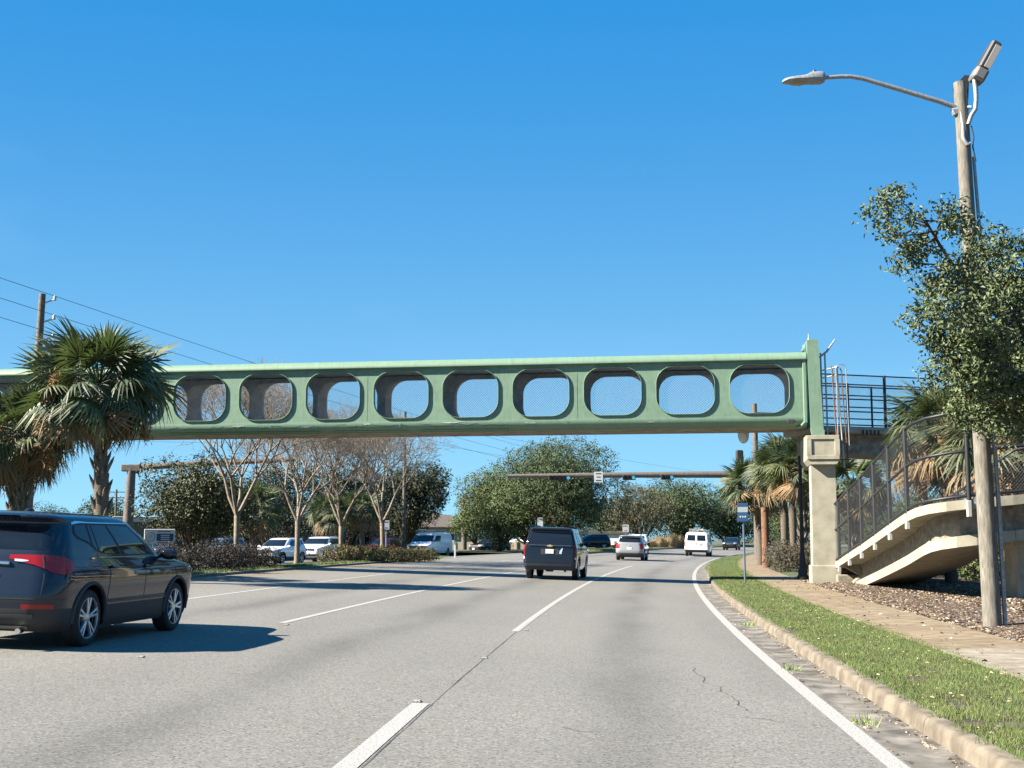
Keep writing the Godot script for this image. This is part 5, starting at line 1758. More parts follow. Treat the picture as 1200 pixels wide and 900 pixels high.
func make_shell(p: Dictionary) -> Shell:
	var s := Shell.new()
	var keys: Array = p.keys
	# rows: the keys with intervals divided
	var vals := []
	for i in keys.size() - 1:
		var a: Array = keys[i]; var b: Array = keys[i + 1]
		var z: Array = keys[maxi(i - 1, 0)]; var e: Array = keys[mini(i + 2, keys.size() - 1)]
		var n := maxi(1, int(ceil((b[0] - a[0]) / 0.06)))
		for k in n:
			var t := float(k) / n
			var v := []
			for c in 4:
				var m0: float = (b[c] - z[c]) * 0.5; var m1: float = (e[c] - a[c]) * 0.5
				if c == 0: v.append(lerpf(a[0], b[0], t))
				else:
					var t2 := t * t; var t3 := t2 * t
					# limit the slope so that panels do not overshoot
					var dv: float = b[c] - a[c]
					m0 = clampf(m0, minf(0, 2.0 * dv), maxf(0, 2.0 * dv)); m1 = clampf(m1, minf(0, 2.0 * dv), maxf(0, 2.0 * dv))
					v.append((2 * t3 - 3 * t2 + 1) * a[c] + (t3 - 2 * t2 + t) * m0 + (-2 * t3 + 3 * t2) * b[c] + (t3 - t2) * m1)
			vals.append(v)
	vals.append(keys[keys.size() - 1].slice(0, 4))
	var L: float = p.L
	for v in vals:
		var h: float = v[0]; var xr: float = v[1]; var xf: float = v[2]; var w: float = v[3]
		var up := clampf((h - p.belt) / (p.top - p.belt), 0.0, 1.0)
		var rr: float = minf(lerpf(p.rr, p.rr * 0.8, up), minf(w * 0.85, (xf - xr) * 0.4))
		var rf: float = minf(lerpf(p.rf, p.rf * 0.9, up), minf(w * 0.85, (xf - xr) * 0.4))
		var cr: float = p.get("crown_r", 0.05); var cf: float = p.get("crown_f", 0.14)
		cr = minf(cr, (xf - xr) * 0.1); cf = minf(cf, (xf - xr) * 0.1)
		var row := PackedVector3Array()
		var kx := (w - rr) / w
		for i in NR:
			var x := (w - rr) * i / NR
			row.append(Vector3(x, h, xr + cr * pow(x / w, 2.0)))
		for i in NC:
			var a := PI / 2 * i / NC
			row.append(Vector3(w - rr + rr * sin(a), h, xr + cr * kx * kx + rr * (1 - cos(a))))
		var s0 := xr + cr * kx * kx + rr
		var kf := (w - rf) / w
		var s1 := xf - cf * kf * kf - rf
		for i in NS:
			var t := float(i) / NS
			row.append(Vector3(w + 0.018 * (1 - pow(2 * t - 1, 2.0)), h, lerpf(s0, s1, t)))
		for i in NC:
			var a := PI / 2 * (1.0 - float(i) / NC)
			row.append(Vector3(w - rf + rf * sin(a), h, s1 + rf * cos(a)))
		for i in NR + 1:
			var x := (w - rf) * (1.0 - float(i) / NR)
			row.append(Vector3(x, h, xf - cf * pow(x / w, 2.0)))
		# wheel arches
		for ax in p.axles:
			for i in row.size():
				var q := row[i]
				if q.x < w * 0.55: continue
				var dv := Vector2(q.z - ax, q.y - p.rw)
				if dv.length() < p.arch:
					s.inside[s.P.size() * 1000 + i] = true
					if dv.length() < 0.001: dv = Vector2(0, 1)
					var e := dv.normalized() * float(p.arch)
					if e.y < -p.rw + keys[0][0]: e.y = -p.rw + keys[0][0]
					row[i] = Vector3(q.x, p.rw + e.y, ax + e.x)
		s.P.append(row); s.hs.append(h)
	# to local axes: forward is -z, origin in the middle on the ground
	for i in s.P.size():
		for j in s.P[i].size():
			var q: Vector3 = s.P[i][j]
			s.P[i][j] = Vector3(q.x, q.y, L / 2 - q.z)
	for i in s.P.size():
		var nr := PackedVector3Array(); nr.resize(MT + 1); s.N.append(nr)
	for i in s.P.size() - 1:
		for j in MT:
			var m: Vector3 = (s.P[i + 1][j + 1] - s.P[i][j]).cross(s.P[i + 1][j] - s.P[i][j + 1])
			for q in [[i, j], [i, j + 1], [i + 1, j], [i + 1, j + 1]]:
				s.N[q[0]][q[1]] += m
	for i in s.P.size():
		for j in MT + 1:
			var m: Vector3 = s.N[i][j]
			if j == 0 or j == MT: m.x = 0
			if i == s.P.size() - 1: m = Vector3.UP
			m = m.normalized()
			if i < s.P.size() - 1 and m.dot(Vector3(s.P[i][j].x, 0.3, s.P[i][j].z * 0.3)) < 0: m = -m
			s.N[i][j] = m
	return s

func cell(g: Geo, s: Shell, i: int, j: int, mirror: bool, off := 0.0) -> void:
	var q := [[i, j], [i, j + 1], [i + 1, j + 1], [i, j], [i + 1, j + 1], [i + 1, j]]
	var pv := []; var pn := []
	for t in q:
		var p: Vector3 = s.P[t[0]][t[1]]; var n: Vector3 = s.N[t[0]][t[1]]
		p += n * off
		if mirror: p.x = -p.x; n.x = -n.x
		pv.append(p); pn.append(n)
	# wind each triangle to agree with its normals
	for k in [0, 3]:
		var fn: Vector3 = (pv[k + 2] - pv[k]).cross(pv[k + 1] - pv[k])
		if fn.dot(pn[k] + pn[k + 1] + pn[k + 2]) >= 0:
			for e in [k, k + 1, k + 2]: g.vert(pv[e], pn[e])
		else:
			for e in [k, k + 2, k + 1]: g.vert(pv[e], pn[e])

func patch(t: Node3D, s: Shell, called: String, m: Material, h0: float, h1: float, j0: int, j1: int, off := 0.006, both := true, left := true, right := true) -> void:
	var i0 := s.row(h0); var i1 := maxi(s.row(h1), i0 + 1)
	var gs := []
	for side in 2:
		if (side == 0 and not right) or (side == 1 and not left): continue
		var g: Geo = gs[0] if (both and gs.size() > 0) else Geo.new()
		for i in range(i0, i1):
			for j in range(j0, j1):
				cell(g, s, i, j, side == 1, off)
		if not gs.has(g): gs.append(g)
	for g in gs: obj(g, called, m, t)

func on_shell(s: Shell, h: float, j: float, mirror: bool, off: float) -> Array:
	# point and normal of the shell at a height and a place along the ring
	var i := 0
	while i < s.hs.size() - 2 and s.hs[i + 1] < h: i += 1
	var u := clampf((h - s.hs[i]) / maxf(s.hs[i + 1] - s.hs[i], 1e-5), 0.0, 1.0)
	var j0 := clampi(int(floor(j)), 0, MT - 1)
	var v := j - j0
	var p: Vector3 = s.P[i][j0].lerp(s.P[i][j0 + 1], v).lerp(s.P[i + 1][j0].lerp(s.P[i + 1][j0 + 1], v), u)
	var n: Vector3 = s.N[i][j0].lerp(s.N[i][j0 + 1], v).lerp(s.N[i + 1][j0].lerp(s.N[i + 1][j0 + 1], v), u).normalized()
	p += n * off
	if mirror: p.x = -p.x; n.x = -n.x
	return [p, n]

func shaped(t: Node3D, s: Shell, called: String, m: Material, cols: Array, off := 0.006, nv := 5) -> void:
	# a panel cut to shape on the body: cols of [j, lower height, upper height], made on both sides
	for side in 2:
		var g := Geo.new()
		var rows := []
		for k in cols.size() - 1:
			var n := maxi(2, int(ceil(absf(cols[k + 1][0] - cols[k][0]) * 1.5)))
			for e in n + (1 if k == cols.size() - 2 else 0):
				var w := float(e) / n
				var row := PackedVector3Array()
				for q in nv + 1:
					var h := lerpf(lerpf(cols[k][1], cols[k + 1][1], w), lerpf(cols[k][2], cols[k + 1][2], w), float(q) / nv)
					row.append(on_shell(s, h, lerpf(cols[k][0], cols[k + 1][0], w), side == 1, off)[0])
				rows.append(row)
		g.grid(rows, side == 1)
		obj(g, called, m, t)

func seam(t: Node3D, s: Shell, h0: float, h1: float, j: int) -> void:
	var i0 := s.row(h0); var i1 := s.row(h1)
	for side in 2:
		var g := Geo.new()
		var ra := PackedVector3Array(); var rb := PackedVector3Array()
		for i in range(i0, i1 + 1):
			if s.inside.has(i * 1000 + j): continue
			var q: Vector3 = s.P[i][j] + s.N[i][j] * 0.003
			if side == 1: q.x = -q.x
			ra.append(q + Vector3(0, 0, 0.006)); rb.append(q - Vector3(0, 0, 0.006))
		if ra.size() > 1:
			g.grid([ra, rb], side == 0)
			obj(g, "door_seam", M.black, t)

func vehicle(called: String, label: String, category: String, at: Vector3, turn: float, p: Dictionary, group := "") -> Array:
	var t := thing(called, label, category, at, turn, group)
	t.rotation.z = p.get("roll", 0.0)
	var s := make_shell(p)
	var geos := {}
	var rows: int = s.P.size()
	var rules := []
	for r in p.rules: # name, h0, h1, j0, j1
		rules.append([r[0], s.row(r[1]), s.row(r[2]), r[3], r[4]])
	for i in rows - 1:
		for j in MT:
			var a := i * 1000 + j
			if s.inside.has(a) and s.inside.has(a + 1) and s.inside.has(a + 1000) and s.inside.has(a + 1001): continue
			var nm := "body"
			for r in rules:
				if i >= r[1] and i < r[2] and j >= r[3] and j < r[4]: nm = r[0]
			for side in 2:
				var key := nm
				if nm.begins_with("side_window") or nm.begins_with("quarter"): key = nm + ("#r" if side == 0 else "#l")
				if not geos.has(key): geos[key] = Geo.new()
				cell(geos[key], s, i, j, side == 1, -0.010 if "window" in nm or nm == "windshield" else 0.0)
	var parts := {}
	for key in geos:
		var nm: String = key.split("#")[0].rstrip("0123456789")
		var m: Material = p.paint
		if "window" in nm or nm == "windshield": m = M.car_glass
		elif nm == "cladding" or nm == "bumper": m = p.get("clad", M.clad)
		elif nm == "pillar": m = M.black
		parts[key] = obj(geos[key], nm, m, t)
	# underside and dark inner wheel wells
	var g := Geo.new()
	var L: float = p.L; var W: float = p.W
	g.box(Vector3(0, p.keys[0][0] + 0.24, 0), Vector3(W * 1.30, 0.42, L * 0.86), Basis.IDENTITY, 0.05)
	g.box(Vector3(0, p.keys[0][0] + 0.02, 0), Vector3(W * 1.7, 0.05, (p.axles[1] - p.axles[0]) - p.arch * 2.1))
	obj(g, "underbody", M.black, t)
	# wheels
	var wm := wheel_meshes(p.rw, p.get("spokes", 5))
	for ax in p.axles:
		for side in [-1.0, 1.0]:
			var ba := Basis.IDENTITY if side > 0 else Basis(Vector3.UP, PI)
			var wx: float = side * (W - 0.125)
			var wn := node("wheel", t, Vector3(wx, p.rw, L / 2 - ax))
			wn.transform.basis = ba * Basis(Vector3.RIGHT, float(ax) * 1.3)
			inst(wm[0], "tyre", M.tyre, wn)
			inst(wm[1], "rim", p.get("rim", M.rim), wn)
			inst(wm[2], "hub_disc", M.rim_dark, wn)
			# arch lip
			g = Geo.new()
			var pts := []; var rr := []
			for k in 17:
				var a: float = lerpf(-0.35, PI + 0.35, k / 16.0)
				var y: float = p.rw + sin(a) * (p.arch + 0.004)
				if y < p.keys[0][0] + 0.02: continue
				var zz: float = L / 2 - (ax + cos(a) * (p.arch + 0.004))
				var ri := s.row(y)
				# follow the body side at that height
				var best: float = 0.0
				var bd := 9.0
				for j in range(NR + 2, MT - NR - 2):
					var dz: float = absf(s.P[ri][j].z - zz)
					if dz < bd: bd = dz; best = s.P[ri][j].x
				pts.append(Vector3(side * (best - 0.004), y, zz)); rr.append(p.get("lip", 0.028))
			g.tube(pts, rr, 6)
			obj(g, "wheel_arch", p.get("lip_mat", p.get("clad", M.clad)), t)
	# mirrors
	if p.has("mirror"):
		for side in [-1.0, 1.0]:
			g = Geo.new()
			var mz: float = L / 2 - p.mirror[0]
			g.ball(Vector3(side * (W + 0.10), p.mirror[1], mz), Vector3(0.12, 0.078, 0.07), 14)
			g.beam(Vector3(side * (W - 0.10), p.mirror[1] - 0.05, mz - 0.02), Vector3(side * (W + 0.04), p.mirror[1] - 0.02, mz), 0.05, 0.04, 0.01)
			var mo := obj(g, "mirror", p.get("mirror_mat", p.paint), t)
			g = Geo.new()
			g.ball(Vector3(side * (W + 0.10), p.mirror[1], mz + 0.05), Vector3(0.11, 0.07, 0.03), 12)
			obj(g, "mirror_glass", M.car_glass, mo)
	# handles
	for hnd in p.get("handles", []):
		for side in [-1.0, 1.0]:
			g = Geo.new()
			var ri := s.row(hnd[1])
			var zz: float = L / 2 - hnd[0]
			var x := 0.0
			var bd := 9.0
			for j in range(NR + NC, NR + NC + NS):
				var dz: float = absf(s.P[ri][j].z - zz)
				if dz < bd: bd = dz; x = s.P[ri][j].x
			g.box(Vector3(side * (x + 0.02), hnd[1], zz), Vector3(0.035, 0.035, 0.20), Basis.IDENTITY, 0.012)
			obj(g, "door_handle", p.get("handle_mat", p.paint), t)
	# roof rails
	if p.has("rails"):
		for side in [-1.0, 1.0]:
			g = Geo.new()
			var q: Array = p.rails # x, y, s0, s1
			g.tube([Vector3(side * q[0], q[1] - 0.06, L / 2 - q[2]), Vector3(side * q[0], q[1], L / 2 - q[2] - 0.12), Vector3(side * q[0], q[1] + 0.01, L / 2 - (q[2] + q[3]) * 0.5), Vector3(side * q[0], q[1] - 0.01, L / 2 - q[3] + 0.12), Vector3(side * q[0], q[1] - 0.08, L / 2 - q[3])], [0.02, 0.02, 0.02, 0.02, 0.02], 8)
			obj(g, "roof_rail", p.get("rail_mat", M.dark_metal), t)
	return [t, s]

func along(g: Geo, s: Shell, h: float, j0: int, j1: int, off: float, r: float, mirror: bool) -> void:
	# thin trim that follows the shell at one height
	var i := s.row(h)
	var pts := []; var rr := []
	for j in range(j0, j1 + 1):
		var q: Vector3 = s.P[i][j] + s.N[i][j] * off
		if mirror: q.x = -q.x
		pts.append(q); rr.append(r)
	g.tube(pts, rr, 5)

func plate(t: Node3D, at: Vector3, front: bool) -> void:
	var g := Geo.new()
	g.box(at, Vector3(0.31, 0.16, 0.012), Basis.IDENTITY, 0.004)
	obj(g, "licence_plate", M.plate, t)

func crossover_params(paint: Material) -> Dictionary:
	# compact crossover, 4.63 m
	return {"L": 4.63, "W": 0.925, "belt": 1.10, "top": 1.50, "rr": 0.34, "rf": 0.46, "crown_r": 0.06, "crown_f": 0.16, "axles": [0.94, 3.665], "rw": 0.355, "arch": 0.425, "paint": paint,
		"keys": [[0.22, 0.22, 4.42, 0.86], [0.30, 0.10, 4.52, 0.89], [0.44, 0.03, 4.60, 0.905], [0.50, 0.02, 4.61, 0.905], [0.62, 0.0, 4.63, 0.915], [0.78, 0.03, 4.62, 0.925], [0.90, 0.06, 4.58, 0.922], [0.97, 0.08, 4.44, 0.91], [1.02, 0.09, 4.12, 0.895], [1.06, 0.10, 3.78, 0.885], [1.10, 0.11, 3.46, 0.872], [1.13, 0.12, 3.40, 0.862], [1.24, 0.17, 3.22, 0.832], [1.38, 0.25, 2.98, 0.785], [1.50, 0.33, 2.74, 0.738], [1.535, 0.33, 2.66, 0.725], [1.57, 0.22, 2.56, 0.708], [1.60, 0.19, 2.44, 0.675], [1.63, 0.28, 2.26, 0.59], [1.652, 0.55, 1.95, 0.40], [1.658, 0.95, 1.55, 0.14]],
		"rules": [["cladding", 0.22, 0.50, 0, 78], ["rear_window", 1.21, 1.50, 0, 13], ["side_window1", 1.24, 1.50, 19, 27], ["side_window2", 1.13, 1.50, 29, 41], ["side_window3", 1.13, 1.50, 42, 59], ["pillar", 1.13, 1.50, 28, 29], ["pillar", 1.13, 1.50, 41, 42], ["windshield", 1.13, 1.535, 64, 78]],
		"mirror": [3.05, 1.12], "handles": [[1.52, 0.98], [2.55, 0.965]], "rails": [0.62, 1.67, 0.65, 2.3]}

func build_terrain_suv() -> void:
	var p := crossover_params(M.paint_night)
	p.lip = 0.03
	p.erase("rails")
	p.rules = [["cladding", 0.22, 0.50, 0, 78], ["rear_window", 1.21, 1.50, 0, 13], ["windshield", 1.13, 1.535, 64, 78]]
	p["roll"] = -0.03
	var d := 17.1
	var x := -5.84
	var r := vehicle("dark_crossover", "dark blue crossover with red wraparound tail lamps and bright wheels", "car", Vector3(x, road_y(x, d) - 0.005, -d), heading(17.0) - 0.03, p)
	var t: Node3D = r[0]; var s: Shell = r[1]
	t.scale = Vector3(1.0, 0.965, 1.0)
	# wraparound tail lamps with clear insert
	shaped(t, s, "tail_lamp", M.tail, [[5.5, 1.08, 1.125], [8.0, 1.045, 1.128], [10.5, 1.015, 1.13], [11.5, 0.985, 1.13], [13.0, 0.925, 1.128], [14.5, 0.90, 1.115], [16.0, 0.915, 1.085], [17.3, 0.96, 1.03]], 0.012)
	shaped(t, s, "reverse_lamp", M.lamp_clear, [[6.6, 1.052, 1.078], [8.2, 1.045, 1.075], [9.6, 1.055, 1.065]], 0.016, 2)
	# side glass in a black surround, its lower edge kicking up to the rear
	shaped(t, s, "window_surround", M.black, [[18.3, 1.40, 1.49], [20.0, 1.335, 1.515], [25.5, 1.275, 1.52], [28.5, 1.20, 1.52], [31.0, 1.15, 1.52], [36.0, 1.125, 1.52], [50.0, 1.115, 1.52], [60.5, 1.11, 1.52]], 0.003)
	shaped(t, s, "side_window", M.car_glass, [[19.2, 1.40, 1.475], [20.5, 1.355, 1.495], [25.5, 1.295, 1.50], [26.6, 1.27, 1.50]], 0.007)
	shaped(t, s, "side_window", M.car_glass, [[27.6, 1.245, 1.50], [29.0, 1.20, 1.50], [29.6, 1.185, 1.50]], 0.007)
	shaped(t, s, "side_window", M.car_glass, [[30.2, 1.18, 1.50], [33.0, 1.15, 1.50], [40.6, 1.135, 1.50]], 0.007)
	shaped(t, s, "side_window", M.car_glass, [[42.0, 1.132, 1.50], [50.0, 1.13, 1.50], [58.5, 1.13, 1.49]], 0.007)
	shaped(t, s, "chrome_moulding", M.chrome, [[17.8, 1.50, 1.525], [21.0, 1.515, 1.545], [24.0, 1.522, 1.545], [30.0, 1.522, 1.536], [60.5, 1.522, 1.534]], 0.008, 2)
	patch(t, s, "bumper_reflector", M.tail, 0.50, 0.52, 9, 14, 0.008, false)
	patch(t, s, "bumper_trim", M.rim_dark, 0.40, 0.44, 0, 11, 0.012)
	patch(t, s, "skid_plate", mat(0.16, 0.16, 0.165, 0.5), 0.26, 0.32, 0, 10, 0.010)
	# recess and bar above the plate
	var g := Geo.new()
	g.box(Vector3(0, 1.03, 2.315 - 0.085), Vector3(0.62, 0.045, 0.035), Basis.IDENTITY, 0.01)
	obj(g, "badge_bar", M.chrome, t)
	plate(t, Vector3(0, 0.86, 2.315 - 0.035), false)
	# bright trim along the window tops, sloping to the rear
	for side in [false, true]:
		g = Geo.new()
		along(g, s, 0.56, 28, 52, 0.004, 0.010, side)
		obj(g, "door_trim", M.rim_dark, t)
	for j in [29, 42, 55]: seam(t, s, 0.5, 1.12, j)
	# hatch and bumper cut lines, fuel flap, lamp dividers
	shaped(t, s, "hatch_gap", M.black, [[0.0, 0.615, 0.625], [11.0, 0.615, 0.625], [12.0, 0.64, 0.65]], 0.004, 1)
	shaped(t, s, "hatch_gap", M.black, [[11.8, 0.63, 0.92], [12.0, 0.63, 0.92]], 0.004, 6)
	shaped(t, s, "bumper_gap", M.black, [[12.0, 0.78, 0.787], [17.0, 0.80, 0.807], [19.5, 0.80, 0.807]], 0.004, 1)
	shaped(t, s, "lamp_divider", M.clad, [[11.75, 0.98, 1.13], [11.95, 0.97, 1.13]], 0.0155, 2)
	shaped(t, s, "shoulder_crease", M.paint_night, [[17.5, 0.985, 0.995], [30.0, 0.985, 0.998], [50.0, 0.97, 0.982], [62.0, 0.93, 0.94]], 0.008, 1)
	shaped(t, s, "sill_moulding", M.rim_dark, [[28.5, 0.515, 0.545], [52.0, 0.515, 0.54]], 0.012, 2)
	# spoiler, wiper, aerial
	g = Geo.new()
	rowshape(g, [[0.0, 1.64, 0.03, 0.02], [-0.08, 1.675, 0.03, 0.04], [-0.17, 1.66, 0.02, 0.02]], 1.35)
	obj(g, "aerial", M.paint_night, t)
	g = Geo.new()
	g.beam(Vector3(0.02, 1.21, 2.315 - 0.175), Vector3(-0.40, 1.25, 2.315 - 0.21), 0.02, 0.02)
	obj(g, "rear_wiper", M.black, t)
	g = Geo.new()
	g.tube([Vector3(-0.5, 0.25, 2.2), Vector3(-0.5, 0.24, 2.30)], [0.035, 0.035], 10)
	g.tube([Vector3(0.5, 0.25, 2.2), Vector3(0.5, 0.24, 2.30)], [0.035, 0.035], 10)
	obj(g, "exhaust", M.chrome, t)
	patch(t, s, "head_lamp", M.lamp_clear, 0.84, 0.93, 62, 67, 0.008, false)
	# badge letters' place on the rear door: a small bright strip
	g = Geo.new()
	g.box(Vector3(0.9, 1.09, 2.315 - 0.98), Vector3(0.006, 0.016, 0.09))
	obj(g, "badge", M.chrome, t)

func rowshape(g: Geo, rows: Array, z0: float) -> void:
	# small fin: rows of [dz, y, half width, height]
	for i in rows.size() - 1:
		var a: Array = rows[i]; var b: Array = rows[i + 1]
		g.beam(Vector3(0, a[1], z0 + a[0]), Vector3(0, b[1], z0 + b[0]), (a[2] + b[2]), 0.05, 0.01)

func build_vehicles() -> void:
	build_terrain_suv()
	# full-size navy SUV in the middle lane
	var p := {"L": 5.18, "W": 1.02, "belt": 1.26, "top": 1.74, "rr": 0.16, "rf": 0.36, "crown_r": 0.04, "crown_f": 0.10, "axles": [1.13, 4.08], "rw": 0.41, "arch": 0.47, "paint": M.paint_navy, "clad": M.paint_navy, "lip": 0.02,
		"keys": [[0.36, 0.10, 5.05, 0.95], [0.46, 0.0, 5.14, 0.985], [0.58, -0.04, 5.17, 1.005], [0.70, -0.04, 5.18, 1.01], [0.74, 0.03, 5.18, 1.015], [0.92, 0.045, 5.17, 1.02], [1.08, 0.06, 5.12, 1.018], [1.15, 0.07, 4.95, 1.01], [1.20, 0.08, 4.45, 0.995], [1.24, 0.085, 3.95, 0.985], [1.27, 0.09, 3.82, 0.975], [1.34, 0.11, 3.70, 0.96], [1.54, 0.19, 3.40, 0.90], [1.73, 0.28, 3.08, 0.845], [1.77, 0.28, 2.98, 0.835], [1.81, 0.20, 2.88, 0.82], [1.86, 0.18, 2.70, 0.78], [1.89, 0.26, 2.50, 0.70], [1.91, 0.50, 2.2, 0.5], [1.918, 1.0, 1.6, 0.15]],
		"rules": [["rear_window", 1.34, 1.73, 0, 13], ["side_window1", 1.34, 1.73, 19, 29], ["side_window2", 1.34, 1.73, 30, 40], ["side_window3", 1.34, 1.73, 41, 58], ["pillar", 1.34, 1.73, 29, 30], ["pillar", 1.34, 1.73, 40, 41], ["windshield", 1.34, 1.77, 63, 78]],
		"mirror": [3.45, 1.33], "handles": [[2.0, 1.12], [3.0, 1.12]], "rails": [0.70, 1.95, 0.5, 2.6], "roll": -0.03, "mirror_mat": M.black}
	var x := 1.62; var d := 46.5
	var r := vehicle("navy_suv", "large navy SUV driving in the middle lane, boxy rear with white plate", "car", Vector3(x, road_y(x, d) - 0.005, -d), heading(46.0) - 0.02, p)
	var t: Node3D = r[0]; var s: Shell = r[1]
	t.scale = Vector3(0.90, 0.94, 0.94)
	patch(t, s, "tail_lamp", M.tail_dark, 0.84, 1.28, 12, 15, 0.012, false)
	patch(t, s, "reverse_lamp", M.lamp_clear, 0.76, 0.84, 13, 15, 0.012, false)
	patch(t, s, "bumper_step", mat(0.012, 0.02, 0.035, 0.6), 0.36, 0.58, 0, 14, 0.010)
	patch(t, s, "plate_recess", M.black, 0.94, 1.10, 0, 4, 0.004)
	plate(t, Vector3(0, 1.03, 2.59 - 0.03), false)
	var g := Geo.new()
	g.box(Vector3(0, 1.245, 2.59 - 0.07), Vector3(1.62, 0.03, 0.03), Basis.IDENTITY, 0.006)
	obj(g, "chrome_bar", mat(0.16, 0.2, 0.27, 0.2, 0.8), t)
	g = Geo.new()
	g.prism(PackedVector2Array([Vector2(-0.11, -0.02), Vector2(-0.04, -0.02), Vector2(-0.04, -0.04), Vector2(0.04, -0.04), Vector2(0.04, -0.02), Vector2(0.11, -0.02), Vector2(0.11, 0.02), Vector2(0.04, 0.02), Vector2(0.04, 0.04), Vector2(-0.04, 0.04), Vector2(-0.04, 0.02), Vector2(-0.11, 0.02)]), 0.02, Transform3D(Basis.IDENTITY, Vector3(0, 1.235, 2.59 - 0.055)))
	obj(g, "emblem", M.gold, t)
	g = Geo.new()
	g.prism(PackedVector2Array([Vector2(0.36, 0.95), Vector2(0.45, 0.95), Vector2(0.50, 1.16), Vector2(0.47, 1.16), Vector2(0.38, 1.06)]), 0.004, Transform3D(Basis.IDENTITY, Vector3(0, 0, 2.59 - 0.058)))
	obj(g, "sticker", mat(0.35, 0.45, 0.55, 0.4), t)
	g = Geo.new()
	g.box(Vector3(0, 0.36, 2.45), Vector3(0.3, 0.12, 0.12), Basis.IDENTITY, 0.03)
	g.tube([Vector3(0.55, 0.36, 2.2), Vector3(0.6, 0.34, 2.5)], [0.045, 0.045], 8)
	obj(g, "tow_hitch", M.black, t)
	for j in [30, 41, 54]: seam(t, s, 0.5, 1.30, j)
	# silver crossover ahead
	p = crossover_params(M.paint_silver)
	p["roll"] = -0.03
	x = 8.03; d = 86.2
	r = vehicle("silver_crossover", "silver crossover with dark rear window driving ahead of the navy SUV", "car", Vector3(x, road_y(x, d) - 0.005, -d), heading(85.0), p)
	t = r[0]; s = r[1]
	patch(t, s, "tail_lamp", M.tail, 0.78, 1.14, 11, 15, 0.012, false)
	patch(t, s, "bumper_trim", M.clad, 0.30, 0.50, 0, 14, 0.012)
	plate(t, Vector3(0, 0.80, 2.315 - 0.02), false)
	g = Geo.new()
	g.box(Vector3(0, 0.93, 2.315 - 0.06), Vector3(0.16, 0.09, 0.02), Basis.IDENTITY, 0.01)
	obj(g, "emblem", M.gold, t)
	# white vans
	var vk := {"L": 5.69, "W": 1.0, "belt": 1.22, "top": 1.85, "rr": 0.10, "rf": 0.34, "crown_r": 0.03, "crown_f": 0.10, "axles": [1.15, 4.58], "rw": 0.37, "arch": 0.44, "paint": M.paint_white, "clad": M.clad, "lip": 0.012, "lip_mat": M.paint_white,
		"keys": [[0.36, 0.05, 5.60, 0.94], [0.50, -0.06, 5.68, 0.975], [0.60, -0.06, 5.69, 0.985], [0.64, 0.0, 5.69, 0.99], [0.85, 0.01, 5.69, 1.0], [1.03, 0.02, 5.64, 1.0], [1.12, 0.025, 5.40, 0.998], [1.18, 0.03, 5.05, 0.994], [1.24, 0.035, 4.90, 0.99], [1.32, 0.04, 4.80, 0.982], [1.55, 0.06, 4.55, 0.955], [1.82, 0.085, 4.25, 0.91], [1.90, 0.095, 4.14, 0.89], [1.98, 0.12, 4.0, 0.84], [2.04, 0.17, 3.85, 0.74], [2.075, 0.3, 3.6, 0.55], [2.09, 0.8, 3.0, 0.2]],
		"rules": [["bumper", 0.36, 0.62, 0, 17], ["bumper", 0.36, 0.58, 61, 78], ["rear_window", 1.32, 1.82, 1, 9], ["side_window3", 1.32, 1.82, 46, 59], ["windshield", 1.32, 1.88, 63, 78]],
		"mirror": [4.55, 1.38], "handles": [[3.55, 1.1]], "mirror_mat": M.black, "rim": mat(0.4, 0.4, 0.4, 0.5, 0.5)}
	x = 16.35; d = 113.0
	var vp := vk.duplicate(true)
	vp["roll"] = -0.03
	r = vehicle("white_van", "white cargo van with roof ladders driving away at the bend", "van", Vector3(x, road_y(x, d) - 0.005, -d), heading(113.0), vp)
	t = r[0]; s = r[1]
	van_rear(t, s)
	roof_load(t, 3)
	x = -7.0; d = 110.0
	vp = vk.duplicate(true)
	r = vehicle("white_van", "white work van with ladder rack waiting beyond the red-tipped hedge", "van", Vector3(x, -0.06, -d), PI - 0.33, vp)
	t = r[0]; s = r[1]
	front_face(t, s, [0.70, 0.98], 62, 65, 66, M.clad, 0.64, 1.0)
	van_rear(t, s)
	roof_load(t, 4)
	# white cars facing the road
	p = crossover_params(M.paint_white)
	x = -14.6; d = 81.0
	r = vehicle("white_crossover", "white crossover parked beyond the burgundy hedge, nose towards the road", "car", Vector3(x, -0.11, -d), PI - 0.28, p)
	t = r[0]; s = r[1]
	front_face(t, s, [0.80, 0.94], 61, 67, 67, M.black, 0.72, 0.92)
	rear_face(t, s)
